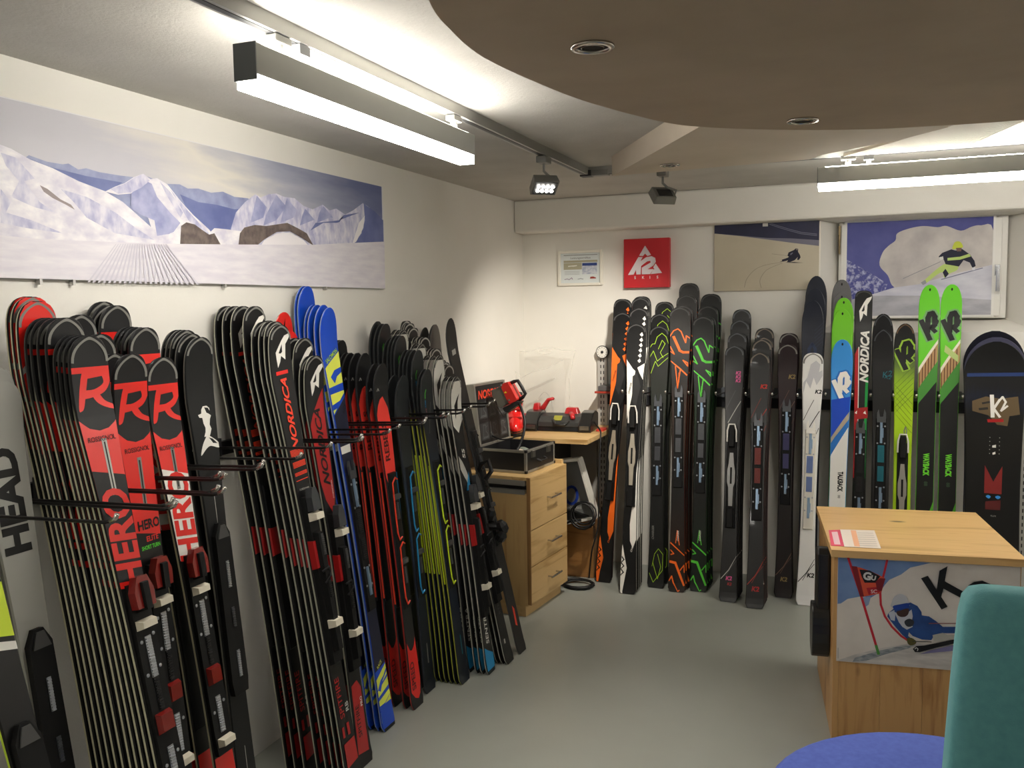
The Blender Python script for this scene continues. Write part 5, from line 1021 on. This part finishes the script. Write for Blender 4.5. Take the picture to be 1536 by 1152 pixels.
# clear acrylic holder
m_clear = M((238, 236, 228), .08); b_ = m_clear.node_tree.nodes['Principled BSDF']; b_.inputs['Alpha'].default_value = .13
m_clear2 = m_clear.copy(); m_clear2.node_tree.nodes['Principled BSDF'].inputs['Alpha'].default_value = .3
ac = empty('acrylic_holder', label='clear acrylic brochure holder with a cut-out grip on the corner shelf', cat='holder')
c7 = lambda L: [(ony(680+x/5.2375, 500+y/5.2375, 5.2)) for x, y in L]
def sheet(pts, y, th, m_, name):
    q_ = c7(pts); return MB().mat(m_).prism([(p.x, p.z) for p in q_], lambda a, b, h: (a, y+h, b), 0, th).build(name, None, ac)
sheet([(470, 140), (590, 145), (665, 118), (775, 112), (850, 132), (955, 132), (930, 240), (905, 360), (915, 640), (480, 650), (440, 420)], 5.21, .004, m_clear, 'back_sheet')
sheet([(415, 200), (470, 260), (520, 300), (560, 345), (640, 300), (760, 270), (890, 200), (905, 380), (910, 640), (500, 650)], 5.14, .004, m_clear, 'pocket_front')
sheet([(540, 470), (600, 440), (820, 340), (830, 350), (620, 455), (560, 485)], 5.135, .005, m_clear2, 'fold')
rim_ = c7([(470, 140), (590, 145), (665, 118), (775, 112), (850, 132), (955, 132), (930, 240), (905, 360), (915, 640)])
MB().tube([(p.x, 5.21, p.z) for p in rim_], .0022, 6).build('edge_rim', m_clear2, ac)
rim_ = c7([(415, 200), (470, 260), (520, 300), (560, 345), (640, 300), (760, 270), (890, 200)])
MB().tube([(p.x, 5.14, p.z) for p in rim_], .0025, 6).build('edge_rim', m_clear2, ac)
gp = c7(crom([(668, 142), (700, 138), (740, 136), (768, 145), (750, 160), (715, 166), (685, 160)], 3))
MB().tube([(p.x, 5.208, p.z) for p in gp+[gp[0]]], .0022, 6).build('grip_rim', m_clear2, ac)
arc = c7(crom([(690, 600), (690, 520), (720, 470), (745, 455), (775, 480), (800, 530), (810, 610)], 4, False))
MB().tube([(p.x, 5.138, p.z) for p in arc], .0025, 6).build('arch_rim', m_clear2, ac)
# under the shelf
tr = empty('display_tray', label='grey tray with white frame and blue ring print under the corner shelf', cat='tray')
TYY = 4.89
c5 = lambda x, y: ony(840+x/5.489, 670+y/5.489, TYY)
tpz = lambda L: [(c5(x, y).x, c5(x, y).z) for x, y in L]
MB().mat(M((112, 113, 110), .5)).prism(tpz([(-40, 110), (160, 85), (310, 575), (-40, 640)]), lambda a, b, h: (a, TYY+h, b), .0, .03).build('panel', None, tr)
for pl in ([(-40, 108), (-40, 130), (165, 108), (170, 85)], [(160, 92), (175, 90), (318, 575), (300, 580)], [(-40, 620), (310, 565), (318, 580), (-40, 648)]):
    MB().mat(M((216, 212, 202), .4)).prism(tpz(pl), lambda a, b, h: (a, TYY+h, b), -.05, .03).build('frame_bar', None, tr)
MB().mat(m_black).prism(tpz([(-40, 520), (100, 515), (240, 568), (-40, 612)]), lambda a, b, h: (a, TYY+h, b), -.03, -.001).build('inner_floor', None, tr)
P = Print(lambda a, b, h: c5(a, b)+Vector((0, -h, 0)))
ring = [(95+48*math.cos(a), 400+70*math.sin(a)) for a in [i*math.pi/10 for i in range(21)]]
P.stroke(ring, 22, M((28, 62, 160), .5)).text('UNIFORM AXIS', 105, 502, 20, M((226, 226, 222), .5), sx=.75, flip=True); P.build('print', tr)
MB().tube([Vector(c5(80, 612))+Vector((0, -.06, 0)), Vector(c5(110, 596))+Vector((0, -.07, 0)), Vector(c5(200, 585))+Vector((0, -.06, 0))], .006, 6).build('handle', m_black, tr)
wb = empty('wooden_crate', label='low brown wooden crate under the corner shelf behind the coiled cable', cat='crate')
for (a, b, c, e) in ((-1.93, -1.46, 4.93, 4.95), (-1.93, -1.46, 5.22, 5.24), (-1.93, -1.91, 4.95, 5.22), (-1.48, -1.46, 4.95, 5.22)): MB().box(a, b, c, e, 0, .32).build('board', wood('crate_wood', (164, 116, 64), (128, 86, 44), 0, False) if a == -1.93 and c == 4.93 else M((140, 98, 54), .6), wb)
MB().box(-1.91, -1.48, 4.95, 5.22, 0, .02).build('bottom', M((140, 98, 54), .6), wb)
MB().box(-1.93, -1.46, 4.93, 5.24, .32, .335).build('crate_lid', M((140, 98, 54), .6), wb)
def coil(c, r0, n, tilt, rad=.005, seed=1):
    rnd = random.Random(seed); pts = []
    for i in range(n*14):
        a = i*2*math.pi/14; k = r0*(1+.12*math.sin(a*.37+seed)); pts.append((c[0]+k*math.cos(a), c[1]+k*.8*math.sin(a)*math.cos(tilt)-.012*math.sin(i*.3), c[2]+k*math.sin(a)*math.sin(tilt)+.006*(1+math.sin(i*.21))))
    return MB().tube(pts, rad, 6)
k1 = coil((-1.50, 4.76, .008), .085, 5, .06, .005, 2).tube(crom([(-1.57, 4.73, .012), (-1.585, 4.71, .012), (-1.60, 4.70, .02)], 4, False), .005, 6).build('cable_coil', m_black, smooth=True); tag(k1, 'black mains cable coiled on the floor beside the orange ski', 'cable')
MB().box(-1.625, -1.595, 4.685, 4.72, .004, .03).build('plug', m_black, k1, bevel=.006)
k2_ = coil((-1.485, 4.81, .40), .07, 4, 1.35, .005, 5).build('cable_coil', m_black, smooth=True); tag(k2_, 'black cable coil hanging below the display tray', 'cable')
# bindings of the long touring ski stick out beside the cabinet
bm_ = M((26, 26, 27), .4); bpos = ony(745, 790, 3.70)
def on_tour(o): o.parent = TOUR; o.matrix_parent_inverse = TOUR.matrix_world.inverted()
bpy.context.view_layer.update()
on_tour(MB().tube([bpos+Vector((-.14, .04, -.02)), bpos+Vector((-.03, 0, 0)), bpos+Vector((.03, 0, .0))], [.02, .02, .012], 8).build('binding_bar', bm_))
for dx, dz, r in ((-.03, .05, .3), (.03, .0, -.4), (.02, -.045, .5)):
    o = MB().lathe([(.012, -.03), (.024, -.015), (.026, .012), (.014, .034)], (0, 0, 0), 8).build('binding_jaw', bm_); o.location = bpos+Vector((dx, 0, dz)); o.rotation_euler = (.3, r, .2); on_tour(o)
q_ = ony(728, 690, 3.72)
on_tour(MB().tube([q_+Vector((-.05, .02, -.07)), q_+Vector((-.02, 0, -.02)), q_+Vector((.015, 0, .0)), q_+Vector((.03, 0, -.05)), q_+Vector((.0, 0, -.09))], .011, 8).build('binding_lever', bm_))

# ------------------------------------------------------------------ counter
CR = math.radians(6.8); CO = Vector((-.086, 3.33, 0))
m_pc = wood('counter_pine', (196, 152, 96), (160, 112, 62), 2, True); m_ptop = wood('counter_top_pine', (218, 178, 118), (190, 146, 88), 0, True)
ct = empty('sales_counter', CO, CR, 'low pine counter with a ski racer poster on its front', 'counter')
CW, CD = .605, .68
MB().box(0, .02, 0, CD, 0, .692).build('side_panel', m_pc, ct, bevel=.001)
MB().box(CW-.02, CW, 0, CD, 0, .692).build('side_panel', m_pc, ct, bevel=.001)
for i in range(4):
    a = .02+(CW-.04)*i/4; MB().box(a+.0004, a+(CW-.04)/4-.0004, .001+.0004*(i % 2), .021, 0, .692).build('front_plank', m_pc, ct)
MB().box(.02, CW-.02, CD-.02, CD, 0, .692).build('back_panel', m_pc, ct)
for i in range(5):
    a = -.012; y0_ = -.016+(CD+.03)*i/5; MB().box(a, CW+.012, y0_+.0002, y0_+(CD+.03)/5-.0002, .692, .718).build('top_plank', m_ptop, ct)
pb = MB().box(.012, CW-.004, -.004, .0, .305, .688).build('racer_poster', M((206, 200, 194), .5)); pb.matrix_world = Matrix.Translation(CO) @ Matrix.Rotation(CR, 4, 'Z'); tag(pb, 'poster of a ski racer in blue passing a red gate, on the pine counter', 'poster')
CF = CO+Matrix.Rotation(CR, 3, 'Z') @ Vector((0, -.004, 0)); CN = Vector((math.sin(CR), -math.cos(CR), 0)); CXA = Vector((math.cos(CR), math.sin(CR), 0))
def cfront(x, y):
    dd = ray(1230+x/5.76, 820+y/5.76); p = CP+dd*((CF-CP).dot(CN)/dd.dot(CN)); return ((p-CF).dot(CXA), p.z)
def cq(L, n=0): return [(max(.013, min(CW-.005, a)), max(.306, min(.687, b))) for a, b in (cfront(x, y) for x, y in (crom(L, n) if n else L))]
P = Print(lambda a, b, h: Vector((a, -.004-h, b)))
P.poly([(.013, .306), (CW-.005, .306), (CW-.005, .687), (.013, .687)], pm((206, 198, 190), (222, 215, 208), 5))
P.poly(cq([(100, 40), (1000, 90), (960, 125), (850, 165), (780, 180), (700, 240), (600, 285), (560, 330), (520, 390), (440, 440), (350, 430), (240, 450), (180, 490), (100, 490)]), pm((92, 122, 176), (118, 146, 190), 6))
P.poly(cq([(360, 440), (440, 430), (420, 500), (380, 530)]), pm((140, 160, 196)))
P.poly(cq([(100, 990), (300, 930), (560, 870), (800, 830), (1180, 850), (1600, 850), (1600, 1200), (100, 1200)]), pm((176, 172, 170), (208, 203, 198), 9, (1, 1, 5)))
P.poly(cq([(300, 960), (480, 905), (700, 855), (820, 850), (760, 880), (560, 930), (400, 985), (280, 995)]), pm((112, 122, 130), (168, 170, 172), 40, (1, 1, 3)))
gr = pm((196, 44, 58)); 
P.stroke([cfront(245, 65), cfront(350, 430)] and cq([(245, 65), (300, 260), (360, 440), (420, 640), (485, 855)]), .0085, gr).stroke(cq([(485, 855), (505, 925)]), .0095, pm((84, 150, 70)))
P.stroke(cq([(580, 90), (560, 200), (535, 300), (520, 400), (525, 500), (560, 600), (620, 690), (700, 770), (760, 810)]), .0075, gr)
P.poly(cq([(270, 165), (350, 180), (450, 215), (560, 270), (555, 300), (535, 380), (510, 405), (430, 420), (350, 435)]), pm((214, 84, 58)))
P.poly(cq([(340, 195), (430, 205), (520, 255), (480, 310), (385, 310), (360, 260)]), pm((30, 28, 32))).poly(cq([(400, 355), (510, 345), (520, 390), (420, 415)]), pm((176, 38, 50))).poly(cq([(480, 300), (520, 270), (565, 275), (530, 385), (490, 370)]), pm((120, 30, 40)))
P.poly(cq([(270, 165), (320, 170), (380, 430), (345, 430)]), pm((130, 34, 40)))
a, b = cfront(408, 252); P.text('G', a, b, .026, pm((214, 212, 208)), -6, .05); a, b = cfront(462, 268); P.text('U', a, b, .016, pm((214, 212, 208)), -10, .05); a, b = cfront(465, 385); P.text('SC', a, b, .013, pm((226, 200, 200)), 4, .02)
blu = pm((26, 62, 122), (36, 78, 146), 20)
P.poly(cq([(870, 590), (940, 600), (1000, 640), (1060, 690), (1130, 690), (1180, 690), (1180, 745), (1060, 745), (990, 760), (960, 805), (880, 800), (800, 770), (760, 730), (800, 650)]), blu)
P.poly(cq([(590, 570), (640, 530), (700, 500), (780, 480), (840, 510), (875, 560), (880, 610), (850, 660), (800, 690), (770, 720), (760, 770), (790, 790), (770, 810), (710, 760), (650, 690), (610, 640), (580, 600)]), blu)
P.poly(cq([(640, 560), (720, 600), (790, 540), (800, 600), (790, 650), (800, 690), (750, 715), (710, 690), (680, 650)]), pm((196, 196, 204))).poly(cq([(590, 570), (640, 545), (650, 590), (645, 640), (610, 630)]), pm((190, 196, 210)))
P.poly(cq([(730, 640), (770, 620), (810, 640), (800, 680), (760, 690), (735, 670)], 3), pm((52, 54, 62)))
P.poly(cq([(660, 560), (690, 550), (760, 530), (765, 570), (740, 600), (700, 605), (670, 590)], 3), pm((70, 48, 42)))
P.poly(cq([(618, 480), (640, 430), (690, 405), (740, 425), (762, 470), (765, 520), (620, 520)], 3), pm((188, 190, 196))).poly(cq([(630, 510), (690, 495), (768, 485), (765, 525), (720, 535), (680, 548), (640, 540)], 3), pm((30, 64, 150)))
P.poly(cq([(750, 790), (790, 785), (830, 815), (820, 840), (780, 850), (755, 830)], 3), pm((92, 86, 44)))
P.stroke(cq([(800, 815), (960, 820)]), .003, pm((60, 62, 60))).stroke(cq([(940, 660), (1180, 660)]), .003, pm((140, 80, 80)))
P.poly(cq([(970, 760), (1060, 740), (1100, 760), (1170, 760), (1170, 790), (1050, 815), (980, 810)]), pm((182, 180, 172)))
P.poly(cq([(800, 880), (830, 855), (900, 850), (1050, 820), (1300, 770), (1300, 800), (1000, 870), (860, 908), (820, 908)]), pm((24, 24, 28)))
P.poly(cq([(860, 925), (960, 890), (1160, 845), (1160, 895), (1000, 910)]), pm((122, 118, 160)))
P.stroke(cq([(818, 880), (830, 868), (845, 880), (840, 895)]), .003, pm((190, 190, 190)))
kb = pm((22, 24, 26))
P.poly(cq([(870, 270), (930, 248), (1005, 370), (1030, 205), (1100, 165), (1075, 295), (1300, 420), (1290, 480), (1065, 360), (1045, 430), (1100, 515), (1048, 540)]), kb)
P.poly(cq([(1280, 330), (1330, 300), (1400, 290), (1470, 320), (1480, 400), (1400, 520), (1500, 500), (1490, 560), (1300, 590), (1420, 400), (1400, 340), (1300, 380)]), kb)
P.stroke(cq([(155, 870), (155, 960)]), .002, pm((150, 150, 150)))
P.build('print', pb)
# price sheets on the counter
c3 = lambda x, y, z: onz(1190+x/2.795, 740+y/2.795, z)
def paper(L, c, lab, z, prints):
    o = MB().prism([c3(x, y, z).xy[:] for x, y in L], lambda a, b, h: (a, b, h), z, z+.0008).build('price_sheet', M(c, .5)); tag(o, lab, 'paper', 'price sheets on the counter')
    P = Print(lambda a, b, h: c3(a, b, z+.0008)+Vector((0, 0, h)), .0001)
    for pts, c_ in prints: P.poly(pts, M(c_, .5))
    P.build('print', o); return o
paper([(148, 155), (200, 153), (215, 222), (158, 220)], (218, 76, 104), 'small pink price sheet lying on the pine counter top', .7185, [([(160, 162), (185, 161), (198, 215), (172, 214)], (234, 196, 202))])
paper([(196, 152), (340, 156), (368, 232), (214, 224)], (232, 220, 208), 'white price sheet with an orange stripe on the pine counter top', .7195, [([(240, 155), (262, 156), (280, 224), (256, 222)], (236, 176, 136))]+[([(268+i*1.5, 165+i*9), (335+i*3, 167+i*9), (335.5+i*3, 169+i*9), (268.5+i*1.5, 167+i*9)], (190, 180, 172)) for i in range(7)])
# black holder on the counter's side
bh = empty('boot_holder', CO, CR, 'black moulded plastic holder fixed to the side of the pine counter', 'holder')
MB().mat(M((24, 24, 25), .35)).prism(crom([(.02, .40), (.02, .66), (.06, .68), (.10, .66), (.12, .55), (.12, .40)], 3), lambda a, b, h: (h, a+.1, b), -.05, -.002).build('upper_shell', None, bh, bevel=.008)
MB().mat(M((24, 24, 25), .35)).prism(crom([(.0, .30), (-.01, .40), (.02, .46), (.10, .46), (.14, .40), (.12, .29), (.05, .26)], 3), lambda a, b, h: (h, a+.1, b), -.065, -.002).build('lower_shell', None, bh, bevel=.008)
MB().box(-.058, -.05, .13, .2, .43, .455).build('strap', m_dark, bh)

# ------------------------------------------------------------------ seating
m_teal = noisy('teal_velvet', (84, 146, 152), (96, 158, 162), 60, .8, .25, 500); m_teal.node_tree.nodes['Principled BSDF'].inputs['Sheen Weight'].default_value = .6; m_teal.node_tree.nodes['Principled BSDF'].inputs['Sheen Tint'].default_value = rgb((150, 210, 210))
m_bluefab = noisy('blue_fabric', (70, 90, 176), (80, 102, 188), 70, .85, .2, 500)
ch = empty('shop_chair', (.45, 1.65, 0), 0, 'high-backed teal velvet chair standing before the pine counter', 'chair')
def sring(cx, cy, z, hx, hy, n=40, e=.28):
    out = []
    for k in range(n):
        a = 2*math.pi*k/n; c, s_ = math.cos(a), math.sin(a)
        out.append((cx+hx*math.copysign(abs(c)**e, c), cy+hy*math.copysign(abs(s_)**e, s_), z))
    return out
bk = [(.40, .325, .055), (.6, .318, .058), (.8, .308, .058), (.95, .3, .056), (1.065, .292, .053), (1.095, .287, .048), (1.11, .278, .038), (1.118, .262, .022)]
MB().rings([sring(0, .0, z-.0, hx, hy) for z, hx, hy in bk]).build('backrest', m_teal, ch, smooth=True)
MB().rings([sring(0, -.28, .36, .30, .24), sring(0, -.28, .38, .315, .255), sring(0, -.28, .45, .32, .26), sring(0, -.28, .475, .31, .25), sring(0, -.28, .485, .28, .22)]).build('seat', m_teal, ch, smooth=True)
for x in (-.26, .26):
    for y in (-.46, -.03): MB().tube([(x, y, .38), (x*1.06, y*1.02, 0)], [.018, .012], 10).build('leg', m_black, ch)
pf = empty('round_pouf', (.20, 2.14, 0), 0, 'large round blue upholstered pouf beside the teal chair', 'pouf')
MB().lathe([(.36, .03), (.385, .05), (.395, .2), (.395, .38), (.38, .40)], n=48).build('side_cover', m_bluefab, pf, smooth=True)
MB().lathe([(.38, .402), (.402, .41), (.40, .435), (.38, .448), (.2, .452), (.01, .452)], n=48).build('seat_cushion', m_bluefab, pf, smooth=True)
for i in range(4): a = math.pi/4+i*math.pi/2; MB().lathe([(.02, 0), (.025, .03)], (.28*math.cos(a), .28*math.sin(a), 0), 12).build('foot', m_black, pf)

# ------------------------------------------------------------------ give things built in room coordinates an origin at their own base
bpy.context.view_layer.update()
for o in list(COL.objects):
    if o.parent or o.type not in ('MESH', 'EMPTY') or o.get('kind') == 'structure' or o.matrix_world != Matrix.Identity(4): continue
    ms = [o] if o.type == 'MESH' else []
    kids = [c for c in COL.objects if c.parent == o]
    pts = [c.matrix_local @ Vector(b) for c in kids if c.type == 'MESH' for b in c.bound_box] + ([Vector(b) for b in o.bound_box] if ms else [])
    if not pts: continue
    base = Vector(((min(p.x for p in pts)+max(p.x for p in pts))/2, (min(p.y for p in pts)+max(p.y for p in pts))/2, min(p.z for p in pts)))
    if ms: o.data.transform(Matrix.Translation(-base))
    o.location = base
    for c in kids: c.location = c.location-base
